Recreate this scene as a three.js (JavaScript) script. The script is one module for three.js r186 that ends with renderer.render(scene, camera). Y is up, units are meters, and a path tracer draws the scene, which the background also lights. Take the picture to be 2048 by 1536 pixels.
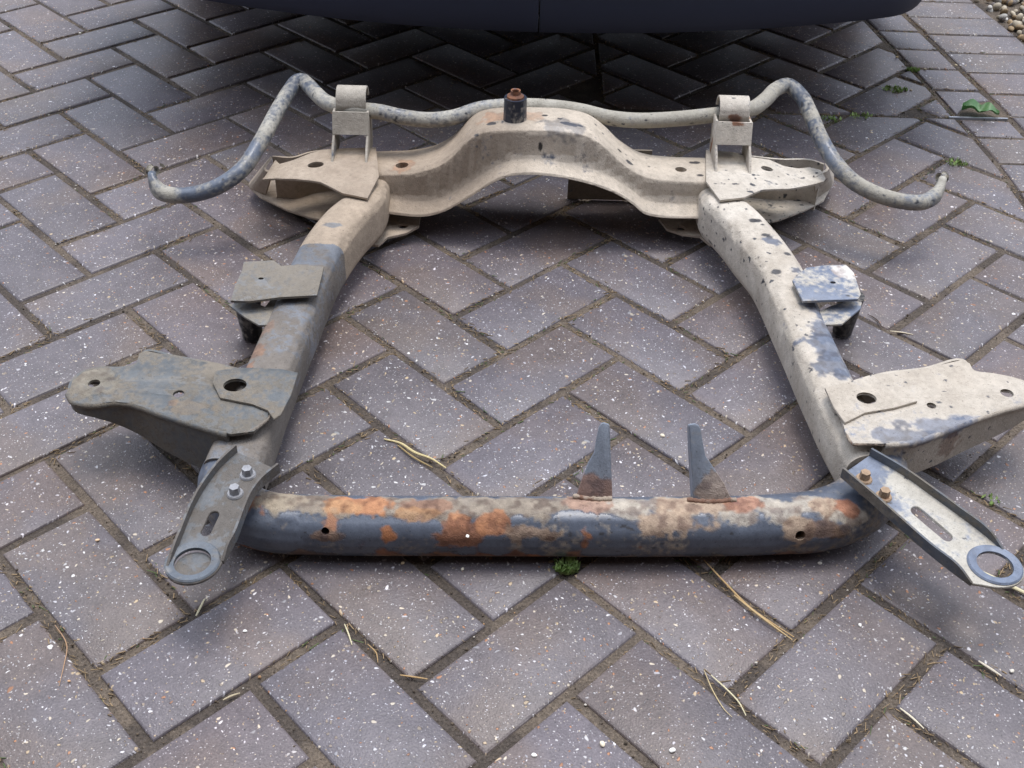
import * as THREE from 'three';
import { mergeGeometries, mergeVertices, toCreasedNormals } from 'three/addons/utils/BufferGeometryUtils.js';
import { Brush, Evaluator, SUBTRACTION } from 'three-bvh-csg';

// ------------------------------------------------------------------ camera, sky, sun, exposure
const CAM_H = 0.8521, PITCH = 0.668733, ROLL = 0.026663, FPX = 2238.8;   // from the paving grid, photo pixels 2048 x 1536
const scene = new THREE.Scene();
const camera = new THREE.PerspectiveCamera(2 * Math.atan(768 / FPX) * 180 / Math.PI, 4 / 3, 0.05, 200);
camera.position.set(0, CAM_H, 0);
camera.rotation.order = 'YXZ';
camera.rotation.set(-PITCH, 0, ROLL);
scene.add(camera);

const renderer = new THREE.WebGLRenderer({ antialias: true });
renderer.toneMapping = THREE.LinearToneMapping;
renderer.toneMappingExposure = 1.86;
renderer.shadowMap.enabled = true;

{ // overcast sky, computed
  const W = 256, H = 128, d = new Float32Array(W * H * 4);
  for (let j = 0; j < H; j++) for (let i = 0; i < W; i++) {
    const el = ((j + 0.5) / H - 0.5) * Math.PI, s = Math.sin(el), o = (j * W + i) * 4;
    let L = s > 0 ? 0.42 + 0.86 * s : 0.2;
    if (s > 0) L *= 1 + 0.06 * Math.sin(i / W * Math.PI * 2 * 3 + 2 * s) * Math.cos(el);
    const c = s > 0 ? [0.90, 0.985, 1.17] : [0.9, 0.9, 0.9];
    for (let k = 0; k < 3; k++) d[o + k] = L * c[k];
    d[o + 3] = 1;
  }
  const sky = new THREE.DataTexture(d, W, H, THREE.RGBAFormat, THREE.FloatType);
  sky.mapping = THREE.EquirectangularReflectionMapping; sky.magFilter = THREE.LinearFilter; sky.minFilter = THREE.LinearFilter; sky.needsUpdate = true;
  scene.background = sky; scene.environment = sky;
  scene.backgroundIntensity = 1; scene.environmentIntensity = 1;
}
const sun = new THREE.DirectionalLight(0xfff7ee, 1.3);
sun.position.set(0.35, 4.5, -2.1); sun.target.position.set(0, 0, -1.2);
sun.castShadow = true; sun.shadow.radius = 42; sun.shadow.mapSize.set(2048, 2048);
Object.assign(sun.shadow.camera, { left: -4, right: 4, top: 4, bottom: -4, near: 0.5, far: 14 });
scene.add(sun, sun.target);

// ------------------------------------------------------------------ helpers
const V = (x, y, z) => new THREE.Vector3(x, y, z);
const lerp = (a, b, t) => a + (b - a) * t, clamp = (x, a = 0, b = 1) => Math.min(b, Math.max(a, x));
const smooth = (a, b, x) => { const t = clamp((x - a) / (b - a)); return t * t * (3 - 2 * t); };
const mix3 = (a, b, t) => [lerp(a[0], b[0], t), lerp(a[1], b[1], t), lerp(a[2], b[2], t)];
function rng(seed) { let s = seed | 0; return () => { s = (s + 0x6d2b79f5) | 0; let t = Math.imul(s ^ (s >>> 15), 1 | s); t = (t + Math.imul(t ^ (t >>> 7), 61 | t)) ^ t; return ((t ^ (t >>> 14)) >>> 0) / 4294967296; }; }
function hash3(x, y, z) { let h = Math.imul(x, 374761393) + Math.imul(y, 668265263) + Math.imul(z, 2147483647 ^ 0x5bd1e995) | 0; h = Math.imul(h ^ (h >>> 13), 1274126177); return ((h ^ (h >>> 16)) >>> 0) / 4294967296; }
function noise3(x, y, z) {
  const xi = Math.floor(x), yi = Math.floor(y), zi = Math.floor(z); let u = x - xi, v = y - yi, w = z - zi;
  u = u * u * (3 - 2 * u); v = v * v * (3 - 2 * v); w = w * w * (3 - 2 * w);
  const c = (a, b, d) => hash3(xi + a, yi + b, zi + d);
  return lerp(lerp(lerp(c(0, 0, 0), c(1, 0, 0), u), lerp(c(0, 1, 0), c(1, 1, 0), u), v), lerp(lerp(c(0, 0, 1), c(1, 0, 1), u), lerp(c(0, 1, 1), c(1, 1, 1), u), v), w);
}
const fbm = (x, y, z, n = 4) => { let s = 0, a = 0.5, t = 0; for (let i = 0; i < n; i++) { s += a * noise3(x, y, z); t += a; x = x * 2.03 + 17.1; y = y * 2.03 + 5.3; z = z * 2.03 + 9.7; a *= 0.5; } return s / t; };
// a photo pixel gives a direction; the height (or depth) of what it touches gives the point
function ray(px, py) {
  let u = px - 1024, v = py - 768; const c = Math.cos(-ROLL), s = Math.sin(-ROLL);
  [u, v] = [u * c - v * s, u * s + v * c];
  const cp = Math.cos(PITCH), sp = Math.sin(PITCH);
  return V(u, -FPX * sp - v * cp, -(FPX * cp - v * sp));
}
const at = (px, py, h = 0) => { const d = ray(px, py), t = (h - CAM_H) / d.y; return V(d.x * t, h, d.z * t); };
const atZ = (px, py, z) => { const d = ray(px, py), t = z / d.z; return V(d.x * t, CAM_H + d.y * t, z); };
const inFrame = (p, m = 40) => {
  const X = p.x, Y = p.y - CAM_H, Z = -p.z, cp = Math.cos(PITCH), sp = Math.sin(PITCH), fw = Z * cp - Y * sp, up = Z * sp + Y * cp;
  if (fw < 0.05) return false;
  const u = FPX * X / fw, v = -FPX * up / fw, c = Math.cos(ROLL), s = Math.sin(ROLL), x = 1024 + u * c - v * s, y = 768 + u * s + v * c;
  return x > -m && x < 2048 + m && y > -m && y < 1536 + m;
};
const taken = {};
const numbered = (n) => { const k = taken[n] = (taken[n] ?? -1) + 1; return k ? `${n}_${String(k).padStart(3, '0')}` : n; };
function tag(o, label, category, group) { o.userData.label = label; o.userData.category = category; if (group) o.userData.group = group; return o; }
function structure(o) { o.userData.kind = 'structure'; return o; }
function thing(name, label, category, pos = [0, 0, 0], group) { const g = new THREE.Group(); g.name = numbered(name); g.position.set(...pos); scene.add(g); return tag(g, label, category, group); }
function part(name, geo, mat, parent) { const m = new THREE.Mesh(geo, mat); m.name = name; m.castShadow = m.receiveShadow = true; parent.add(m); return m; }
const std = (o) => new THREE.MeshStandardMaterial(o);
const lin = (r, g, b) => new THREE.Color().setRGB(r, g, b);

// tileable 2-D noise for textures
function tnoise(x, y, per, seed) {
  const xi = Math.floor(x), yi = Math.floor(y); let u = x - xi, v = y - yi; u = u * u * (3 - 2 * u); v = v * v * (3 - 2 * v);
  const w = (a) => ((a % per) + per) % per, c = (a, b) => hash3(w(xi + a), w(yi + b), seed);
  return lerp(lerp(c(0, 0), c(1, 0), u), lerp(c(0, 1), c(1, 1), u), v);
}
const tfbm = (u, v, per, seed, n) => { let s = 0, a = 0.5, t = 0; for (let i = 0; i < n; i++) { s += a * tnoise(u * per, v * per, per, seed + i); t += a; per *= 2; a *= 0.55; } return s / t; };
function dataTex(data, N, srgb) {
  const t = new THREE.DataTexture(data, N, N, THREE.RGBAFormat); t.wrapS = t.wrapT = THREE.RepeatWrapping; t.magFilter = THREE.LinearFilter; t.minFilter = THREE.LinearMipmapLinearFilter;
  if (srgb) t.colorSpace = THREE.SRGBColorSpace; t.needsUpdate = true; return t;
}
const toS = (x) => 255 * (x <= 0.0031308 ? 12.92 * x : 1.055 * Math.pow(clamp(x), 1 / 2.4) - 0.055);

// ------------------------------------------------------------------ paving: textures
const BRICK_TILE = 0.8;
function brickTextures() {
  const N = 2048, c = new Float32Array(N * N * 3), h = new Float32Array(N * N), r = rng(11);
  for (let y = 0; y < N; y++) for (let x = 0; x < N; x++) {
    const u = x / N, v = y / N, o = y * N + x;
    const big = tfbm(u, v, 6, 1, 4), mid = tfbm(u, v, 48, 7, 3), g = hash3(x, y, 3), g2 = tnoise(u * 640, v * 640, 640, 5);
    const k = 0.84 + 0.28 * (big - 0.5) + 0.30 * (mid - 0.5) + 0.34 * (g2 - 0.5) + 0.26 * (g - 0.5);
    const warm = tfbm(u, v, 9, 21, 3);
    const base = mix3([0.131, 0.115, 0.122], [0.146, 0.117, 0.107], smooth(0.4, 0.7, warm));
    for (let q = 0; q < 3; q++) c[o * 3 + q] = base[q] * k;
    h[o] = 0.45 + 0.25 * (g2 - 0.5) + 0.25 * (mid - 0.5) + 0.12 * (g - 0.5);
  }
  const speck = (cx, cy, a, b, rot, col, lift, soft) => {
    const R = Math.ceil(Math.max(a, b) * 1.3), cs = Math.cos(rot), sn = Math.sin(rot), e1 = r() * 6.28, e2 = r() * 6.28;
    for (let dy = -R; dy <= R; dy++) for (let dx = -R; dx <= R; dx++) {
      const px = (dx * cs + dy * sn) / a, py = (-dx * sn + dy * cs) / b, ang = Math.atan2(py, px), rr = Math.hypot(px, py) / (1 + 0.16 * Math.sin(2 * ang + e1) + 0.1 * Math.sin(3 * ang + e2));
      const t = clamp((1.05 - rr) / soft); if (t <= 0) continue;
      const X = (cx + dx + N) % N, Y = (cy + dy + N) % N, o = Y * N + X;
      for (let q = 0; q < 3; q++) c[o * 3 + q] = lerp(c[o * 3 + q], col[q], t);
      h[o] = Math.max(h[o], 0.45 + lift * Math.sqrt(t));
    }
  };
  const hues = [[0.72, 0.70, 0.68], [0.66, 0.64, 0.66], [0.60, 0.52, 0.40], [0.52, 0.40, 0.25], [0.42, 0.20, 0.10], [0.34, 0.33, 0.34], [0.30, 0.24, 0.18]];
  for (let i = 0; i < 26000; i++) { const a = 0.7 + 1.3 * r(); const m = hues[Math.floor(r() * r() * hues.length * 0.99)]; speck(Math.floor(r() * N), Math.floor(r() * N), a, a * (0.6 + 0.5 * r()), r() * 6.28, mix3([0.2, 0.19, 0.2], m, 0.35 + 0.5 * r()), 0.1, 0.6); }
  for (let i = 0; i < 6200; i++) { const a = 1.8 + 3.2 * r() * r() + (r() < 0.12 ? 3 * r() : 0); const m = hues[Math.floor(Math.pow(r(), 1.1) * hues.length * 0.99)]; const k = 0.5 + 0.48 * r(); speck(Math.floor(r() * N), Math.floor(r() * N), a * (1 + 0.5 * r()), a * (0.6 + 0.4 * r()), r() * 6.28, m.map((q) => q * k), 0.4, 0.35); }
  for (let i = 0; i < 1500; i++) { const a = 0.8 + 1.8 * r(); speck(Math.floor(r() * N), Math.floor(r() * N), a, a * (0.6 + 0.4 * r()), r() * 6.28, [0.035, 0.032, 0.034], -0.3, 0.5); }
  const col = new Uint8Array(N * N * 4), bmp = new Uint8Array(N * N * 4);
  for (let o = 0; o < N * N; o++) {
    for (let q = 0; q < 3; q++) col[o * 4 + q] = toS(c[o * 3 + q]);
    bmp[o * 4] = bmp[o * 4 + 1] = bmp[o * 4 + 2] = clamp(h[o]) * 255; col[o * 4 + 3] = bmp[o * 4 + 3] = 255;
  }
  return { map: dataTex(col, N, true), bump: dataTex(bmp, N) };
}
const BT = brickTextures();
const brickMats = [[1, 1, 1], [0.92, 0.91, 0.93], [1.07, 1.06, 1.09], [1.04, 0.98, 0.97], [0.97, 0.98, 1.03], [0.95, 0.91, 0.92], [1.03, 1.02, 1.02]].map((k) =>
  std({ map: BT.map, bumpMap: BT.bump, bumpScale: 0.0011, color: lin(...k), roughness: 0.46 }));

function sandTextures() {
  const N = 1024, r = rng(5), col = new Uint8Array(N * N * 4), bmp = new Uint8Array(N * N * 4);
  for (let y = 0; y < N; y++) for (let x = 0; x < N; x++) {
    const u = x / N, v = y / N, o = (y * N + x) * 4, a = tfbm(u, v, 10, 31, 5), b = tnoise(u * 256, v * 256, 256, 41), g = hash3(x, y, 9);
    const base = mix3([0.068, 0.054, 0.043], [0.140, 0.110, 0.082], smooth(0.32, 0.68, a)), k = 0.6 + 0.5 * b + 0.6 * (g - 0.5);
    const grit = g > 0.992 ? 2.6 : 1;
    for (let q = 0; q < 3; q++) col[o + q] = toS(base[q] * k * grit);
    bmp[o] = bmp[o + 1] = bmp[o + 2] = 255 * clamp(0.5 * a + 0.35 * b + 0.15 * g); col[o + 3] = bmp[o + 3] = 255;
  }
  return { map: dataTex(col, N, true), bump: dataTex(bmp, N) };
}
const ST = sandTextures();
const sandMat = std({ map: ST.map, bumpMap: ST.bump, bumpScale: 0.004, roughness: 0.95 });

// ------------------------------------------------------------------ paving: geometry
{ // one ground sheet out to the horizon
  const g = new THREE.PlaneGeometry(160, 160); g.rotateX(-Math.PI / 2);
  const uv = g.attributes.uv; for (let i = 0; i < uv.count; i++) uv.setXY(i, uv.getX(i) * 160 / 0.5, uv.getY(i) * 160 / 0.5);
  const m = structure(part('ground', g, sandMat, scene)); m.position.set(0, -0.0029, -1); m.userData.label = 'brown dirt and sand filling the joints under the paving';
}
const PITCH_M = 0.104, EPS = 0.03, YAW = -0.794843, LX = 0.778843, LZ = -11.705928, JOINT = 0.0105;
const cosY = Math.cos(YAW), sinY = Math.sin(YAW);
const lat = (a, b) => [(a * cosY - b * sinY - LX) * PITCH_M, -(a * sinY + b * cosY - LZ) * PITCH_M];   // grid -> world x, z
function prism(poly, ch = 0.0032, depth = 0.03, uo = [0, 0]) { // convex polygon (x, z), chamfered top at y = 0
  const n = poly.length; let ar = 0; for (let i = 0; i < n; i++) { const p = poly[i], q = poly[(i + 1) % n]; ar += p[0] * q[1] - q[0] * p[1]; }
  if (ar < 0) poly = poly.slice().reverse();
  const inset = (d) => poly.map((p, i) => {
    const a = poly[(i + n - 1) % n], b = poly[(i + 1) % n];
    const e1 = [p[0] - a[0], p[1] - a[1]], e2 = [b[0] - p[0], b[1] - p[1]], l1 = Math.hypot(...e1), l2 = Math.hypot(...e2);
    const n1 = [-e1[1] / l1, e1[0] / l1], n2 = [-e2[1] / l2, e2[0] / l2], k = d / Math.max(0.35, 1 + n1[0] * n2[0] + n1[1] * n2[1]);
    return [p[0] + (n1[0] + n2[0]) * k, p[1] + (n1[1] + n2[1]) * k];
  });
  const rings = [[inset(ch), 0], [inset(ch * 0.32), -ch * 0.34], [poly, -ch], [poly, -depth]];
  const pos = [], uv = [];
  const put = (p, y) => { pos.push(p[0], y, p[1]); uv.push((p[0] + uo[0] + y * 0.4) / BRICK_TILE, (p[1] + uo[1] + y * 0.6) / BRICK_TILE); };
  const top = rings[0][0];
  for (let i = 1; i < n - 1; i++) { put(top[0], 0); put(top[i + 1], 0); put(top[i], 0); }
  for (let k = 0; k < 3; k++) for (let i = 0; i < n; i++) {
    const [A, ya] = rings[k], [B, yb] = rings[k + 1], j = (i + 1) % n;
    put(A[i], ya); put(A[j], ya); put(B[i], yb); put(A[j], ya); put(B[j], yb); put(B[i], yb);
  }
  const g = new THREE.BufferGeometry();
  g.setAttribute('position', new THREE.Float32BufferAttribute(pos, 3)); g.setAttribute('uv', new THREE.Float32BufferAttribute(uv, 2));
  g.computeVertexNormals(); return toCreasedNormals(g, 0.9);
}
const paving = structure(new THREE.Group()); paving.name = 'block_paving'; scene.add(paving);
const jointPts = [];        // points along the joints, for the debris
const laid = { r: rng(77), spare: [] };
const fullVariants = [];
{ const w = PITCH_M - JOINT, l = (2 - EPS) * PITCH_M - JOINT;
  for (let i = 0; i < 20; i++) {
    const r = laid.r, j = () => (r() - 0.5) * 0.003;
    fullVariants.push(prism([[-w / 2 + j(), -l / 2 + j()], [w / 2 + j(), -l / 2 + j()], [w / 2 + j(), l / 2 + j()], [-w / 2 + j(), l / 2 + j()]], 0.0020 + 0.0012 * r(), 0.03, [r() * 0.8, r() * 0.8]));
  } }
function clip(poly, [px, pz], [nx, nz]) { // keep where (p - P) . n >= 0
  const out = []; for (let i = 0; i < poly.length; i++) {
    const a = poly[i], b = poly[(i + 1) % poly.length], da = (a[0] - px) * nx + (a[1] - pz) * nz, db = (b[0] - px) * nx + (b[1] - pz) * nz;
    if (da >= 0) out.push(a); if (da * db < 0) { const t = da / (da - db); out.push([lerp(a[0], b[0], t), lerp(a[1], b[1], t)]); }
  } return out;
}
const polyArea = (p) => { let a = 0; for (let i = 0; i < p.length; i++) { const q = p[(i + 1) % p.length]; a += p[i][0] * q[1] - q[0] * p[i][1]; } return Math.abs(a / 2); };
function lay(geo, x, z, turn, dy = 0) {
  const r = laid.r, mesh = new THREE.Mesh(geo, brickMats[Math.floor(r() * brickMats.length)]); mesh.name = 'brick'; mesh.castShadow = mesh.receiveShadow = true;
  mesh.position.set(x, (r() - 0.5) * 0.0018 + dy, z); mesh.rotation.set((r() - 0.5) * 0.010, turn + (r() - 0.5) * 0.014, (r() - 0.5) * 0.010);
  const seen = [[0, 0], [0.07, 0.07], [-0.07, 0.07], [0.07, -0.07], [-0.07, -0.07]].some(([a, b]) => inFrame(V(x + a, 0, z + b), 20));
  if (seen) { paving.add(mesh); mesh.name = numbered('brick'); } else laid.spare.push(mesh);
}
// the boundary between the field and the edge course, slightly bowed
const edgeA = (z) => z > -1.7 ? 0.798 : 0.798 - 0.112 * Math.pow((-1.7 - z), 1.15);
const slopeA = (z) => (edgeA(z + 0.05) - edgeA(z - 0.05)) / 0.1;
const COVER_Z = -1.883;
{
  for (const zone of [0, 1]) for (let m = -12; m < 14; m++) for (let n = -34; n < 34; n++) for (const kind of [0, 1]) {
    let a, b, wa, wb;
    const oa = n + m * (2 - EPS), ob = -n + m * (2 - EPS);
    if (kind === 0) { a = oa; b = ob; wa = 1; wb = 2 - EPS; } else { a = oa - (1 - EPS); b = ob - 1; wa = 2 - EPS; wb = 1; }
    const sh = zone ? [0.62, 0.30] : [0, 0]; a += sh[0]; b += sh[1];
    const c = lat(a + wa / 2, b + wb / 2);
    if (c[0] < -2.2 || c[0] > 1.0 || c[1] > -0.25 || c[1] < -4.4) continue;
    if (zone ? c[1] > COVER_Z + 0.1 : c[1] < COVER_Z - 0.1 && c[0] > 0.3) continue;
    if (zone && c[0] < 0) continue;
    const g = JOINT / 2 / PITCH_M, corners = [lat(a + g, b + g), lat(a + wa - g, b + g), lat(a + wa - g, b + wb - g), lat(a + g, b + wb - g)];
    const xa = edgeA(c[1]) - 0.004, sl = slopeA(c[1]);
    let poly = clip(corners, [xa, c[1]], [-1, sl]);
    const nearCover = c[0] > 0.1 && Math.abs(c[1] - COVER_Z) < 0.13;
    if (nearCover) poly = clip(poly, [0, COVER_Z + (zone ? -0.004 : 0.006)], [0, zone ? -1 : 1]);
    if (c[1] < COVER_Z && Math.abs(c[0] - 0.15) < 0.3) poly = zone ? clip(poly, [0.154, 0], [1, 0]) : clip(poly, [0.146, 0], [-1, 0]);
    if (poly.length < 3 || polyArea(poly) < 0.0008) continue;
    for (let i = 0; i < poly.length; i++) { const p = poly[i], q = poly[(i + 1) % poly.length]; jointPts.push([p, q]); }
    if (Math.abs(polyArea(poly) - polyArea(corners)) < 1e-7) lay(fullVariants[Math.floor(laid.r() * fullVariants.length)], c[0], c[1], kind === 0 ? YAW : YAW + Math.PI / 2);
    else { const k = c; lay(prism(poly.map((p) => [p[0] - k[0], p[1] - k[1]]), 0.0032, 0.03, [laid.r(), laid.r()]), k[0], k[1], 0); }
  }
  // the two edge courses along the drive
  for (let i = 0; i < 40; i++) {
    const z0 = -0.35 - i * 0.0985 + 0.02, zEnd = z0 - 0.0985;
    for (const [f0, f1] of [[0.006, 0.092], [0.106, 0.288]]) {
      const z1 = f0 < 0.05 && z0 > COVER_Z && zEnd < COVER_Z ? COVER_Z + 0.003 : zEnd;
      const s = slopeA((z0 + z1) / 2), j = () => (laid.r() - 0.5) * 0.002, off = f0 > 0.05 ? 0.012 : 0;
      const q = [[edgeA(z0) + f0 + j(), z0 - 0.003 + off], [edgeA(z0) + f1 + j(), z0 - 0.003 + off + s * 0.02], [edgeA(z1) + f1 + j(), z1 + 0.0035 + off + s * 0.02], [edgeA(z1) + f0 + j(), z1 + 0.0035 + off]];
      const cx = (q[0][0] + q[2][0]) / 2, cz = (q[0][1] + q[2][1]) / 2;
      if (f0 < 0.05 && z0 < COVER_Z && z0 > COVER_Z - 0.09) continue;         // the broken corner by the metal edging
      for (let k = 0; k < 4; k++) jointPts.push([q[k], q[(k + 1) % 4]]);
      lay(prism(q.map((p) => [p[0] - cx, p[1] - cz]), 0.0034, 0.03, [laid.r(), laid.r()]), cx, cz, 0);
    }
  }
  const geos = laid.spare.map((m) => { m.updateMatrix(); return m.geometry.clone().applyMatrix4(m.matrix); });
  const rest = part('outlying_bricks', mergeGeometries(geos), brickMats[0], paving); rest.userData.kind = 'stuff';
}

// loose dirt, grit and plant fibres lying in the joints
{
  const r = rng(404), fg = new THREE.BoxGeometry(1, 1, 1), gg = new THREE.IcosahedronGeometry(1, 0);
  const near = jointPts.filter(([p, q]) => inFrame(V((p[0] + q[0]) / 2, 0, (p[1] + q[1]) / 2), 60));
  const o = new THREE.Object3D(), col = new THREE.Color();
  const NF = 12000, NG = 9000, fib = new THREE.InstancedMesh(fg, std({ roughness: 0.9 }), NF), gri = new THREE.InstancedMesh(gg, std({ roughness: 0.9 }), NG);
  const spot = () => { const [p, q] = near[Math.floor(r() * near.length)], t = r(); return [lerp(p[0], q[0], t), lerp(p[1], q[1], t), Math.atan2(q[1] - p[1], q[0] - p[0])]; };
  for (let i = 0; i < NF; i++) {
    let s = spot(); for (let k = 0; k < 6 && fbm(s[0] * 7, 1, s[1] * 7, 2) < 0.42 + 0.12 * r(); k++) s = spot();
    o.position.set(s[0] + (r() - 0.5) * 0.012, -0.0030 + 0.0034 * r(), s[1] + (r() - 0.5) * 0.009);
    o.rotation.set((r() - 0.5) * 0.3, -s[2] + (r() - 0.5) * 1.6, (r() - 0.5) * 0.3);
    o.scale.set(0.003 + 0.011 * r() * r(), 0.0004 + 0.0004 * r(), 0.0004 + 0.0006 * r()); o.updateMatrix(); fib.setMatrixAt(i, o.matrix);
    const k = 0.45 + 0.75 * r(); col.setRGB(0.24 * k, 0.17 * k, 0.095 * k); if (r() < 0.12) col.setRGB(0.07, 0.1, 0.035); fib.setColorAt(i, col);
  }
  for (let i = 0; i < NG; i++) {
    const s = spot(), k = 0.0006 + 0.0014 * r() * r();
    o.position.set(s[0] + (r() - 0.5) * 0.014, -0.0036 + 0.003 * r(), s[1] + (r() - 0.5) * 0.011);
    o.rotation.set(r() * 6, r() * 6, r() * 6); o.scale.set(k, k * (0.6 + 0.4 * r()), k); o.updateMatrix(); gri.setMatrixAt(i, o.matrix);
    const q = r(); if (q < 0.12) col.setRGB(0.5, 0.46, 0.4); else if (q < 0.2) col.setRGB(0.34, 0.2, 0.1); else { const w = 0.4 + 0.8 * r(); col.setRGB(0.11 * w, 0.083 * w, 0.058 * w); } gri.setColorAt(i, col);
  }
  for (const [m, n, l] of [[fib, 'plant_litter', 'dry plant fibres caught in the paving joints'], [gri, 'joint_grit', 'small grit and soil crumbs in the paving joints']]) {
    m.name = n; m.castShadow = m.receiveShadow = true; m.userData = { kind: 'stuff', label: l, category: n === 'plant_litter' ? 'litter' : 'grit' }; scene.add(m);
  }
}
{ // gravel bed beyond the edge course
  const r = rng(808), N = 5200, g = new THREE.IcosahedronGeometry(1, 1), p = g.attributes.position;
  for (let i = 0; i < p.count; i++) { const k = 0.86 + 0.3 * fbm(p.getX(i) * 1.7 + 3, p.getY(i) * 1.7, p.getZ(i) * 1.7, 2); p.setXYZ(i, p.getX(i) * k, p.getY(i) * k, p.getZ(i) * k); }
  const gm = new THREE.InstancedMesh(toCreasedNormals(g, 1.0), std({ roughness: 0.75 }), N), o = new THREE.Object3D(), col = new THREE.Color();
  for (let i = 0; i < N; i++) {
    const z = -0.9 - 2.6 * r(), x = edgeA(z) + 0.296 + 0.85 * Math.pow(r(), 1.2), s = 0.005 + 0.007 * r() * r();
    o.position.set(x, -0.004 + 0.012 * r(), z); o.rotation.set(r() * 6, r() * 6, r() * 6); o.scale.set(s * (1 + 0.6 * r()), s * 0.75, s); o.updateMatrix(); gm.setMatrixAt(i, o.matrix);
    const q = r(), k = 0.6 + 0.5 * r(); if (q < 0.35) col.setRGB(0.46 * k, 0.40 * k, 0.30 * k); else if (q < 0.7) col.setRGB(0.36 * k, 0.26 * k, 0.15 * k); else if (q < 0.88) col.setRGB(0.5 * k, 0.48 * k, 0.44 * k); else col.setRGB(0.16 * k, 0.14 * k, 0.13 * k);
    gm.setColorAt(i, col);
  }
  gm.name = 'gravel'; gm.castShadow = gm.receiveShadow = true; gm.userData = { kind: 'stuff', label: 'bed of tan and cream gravel beside the edging bricks', category: 'gravel' }; scene.add(gm);
}

// ------------------------------------------------------------------ worn metal: dense meshes coloured by what lies on them
const MUD = [0.44, 0.385, 0.315], MUD_W = [0.60, 0.55, 0.475], DUST = [0.255, 0.215, 0.165], DUSTG = [0.165, 0.150, 0.135], PAINT = [0.022, 0.028, 0.045], FADED = [0.085, 0.100, 0.135], RUST = [0.40, 0.155, 0.055], RUSTB = [0.15, 0.068, 0.042];
const bumpN = (() => { const N = 512, d = new Uint8Array(N * N * 4); for (let y = 0; y < N; y++) for (let x = 0; x < N; x++) { const o = (y * N + x) * 4, a = 255 * clamp(0.55 * tfbm(x / N, y / N, 24, 61, 4) + 0.45 * tfbm(x / N, y / N, 100, 71, 2)); d[o] = d[o + 1] = d[o + 2] = a; d[o + 3] = 255; } return dataTex(d, N); })();
const grainMap = (lo, specks, light, seed) => { const N = 1024, c = new Float32Array(N * N), r = rng(seed), d = new Uint8Array(N * N * 4);
  for (let y = 0; y < N; y++) for (let x = 0; x < N; x++) c[y * N + x] = lo + (1 - lo) * (0.5 * tfbm(x / N, y / N, 40, seed, 4) + 0.3 * tnoise(x / 3, y / 3, 341, seed) + 0.2 * hash3(x, y, seed)) * 1.5;
  for (let i = 0; i < specks; i++) { const X = Math.floor(r() * N), Y = Math.floor(r() * N), R = 1 + 4 * r() * r(), v = r() < light ? 1.5 : 0.35 + 0.3 * r(); for (let dy = -6; dy <= 6; dy++) for (let dx = -6; dx <= 6; dx++) if (dx * dx + dy * dy * (1 + r()) < R * R) { const o = ((Y + dy + N) % N) * N + (X + dx + N) % N; c[o] *= lerp(1, v, 0.7); } }
  for (let i = 0; i < specks / 60; i++) { let X = r() * N, Y = r() * N, a = r() * 6.28, l = 30 + 120 * r(), v = r() < light ? 1.25 : 0.72; for (let k = 0; k < l; k++) { const o = ((Math.floor(Y) % N + N) % N) * N + ((Math.floor(X) % N + N) % N); c[o] *= v; X += Math.cos(a); Y += Math.sin(a); a += (r() - 0.5) * 0.06; } }
  for (let o = 0; o < N * N; o++) { d[o * 4] = d[o * 4 + 1] = d[o * 4 + 2] = toS(clamp(c[o])); d[o * 4 + 3] = 255; } const t = dataTex(d, N, true); t.repeat.set(0.5, 0.5); return t; };
const dirtGrain = grainMap(0.62, 2600, 0.45, 91), paintGrain = grainMap(0.6, 3400, 0.7, 97);
const matte = std({ vertexColors: true, map: dirtGrain, roughness: 0.88, bumpMap: bumpN, bumpScale: 0.0009 });
const glossy = new THREE.MeshPhysicalMaterial({ vertexColors: true, map: paintGrain, roughness: 0.33, bumpMap: bumpN, bumpScale: 0.00018, specularIntensity: 1 });
const satin = std({ vertexColors: true, map: paintGrain, roughness: 0.5, bumpMap: bumpN, bumpScale: 0.0004 });
function orient(g) { // outward winding
  const p = g.attributes.position, ix = g.index; let vol = 0; const n = ix ? ix.count : p.count, a = V(), b = V(), c = V(), id = (i) => ix ? ix.getX(i) : i;
  for (let i = 0; i < n; i += 3) { a.fromBufferAttribute(p, id(i)); b.fromBufferAttribute(p, id(i + 1)); c.fromBufferAttribute(p, id(i + 2)); vol += a.dot(b.cross(c)); }
  if (vol < 0) { if (ix) for (let i = 0; i < n; i += 3) { const t = ix.getX(i + 1); ix.setX(i + 1, ix.getX(i + 2)); ix.setX(i + 2, t); } else throw new Error('orient'); }
  return g;
}
function strip(g) { for (const k of Object.keys(g.attributes)) if (k !== 'position') g.deleteAttribute(k); return g; }
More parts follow.
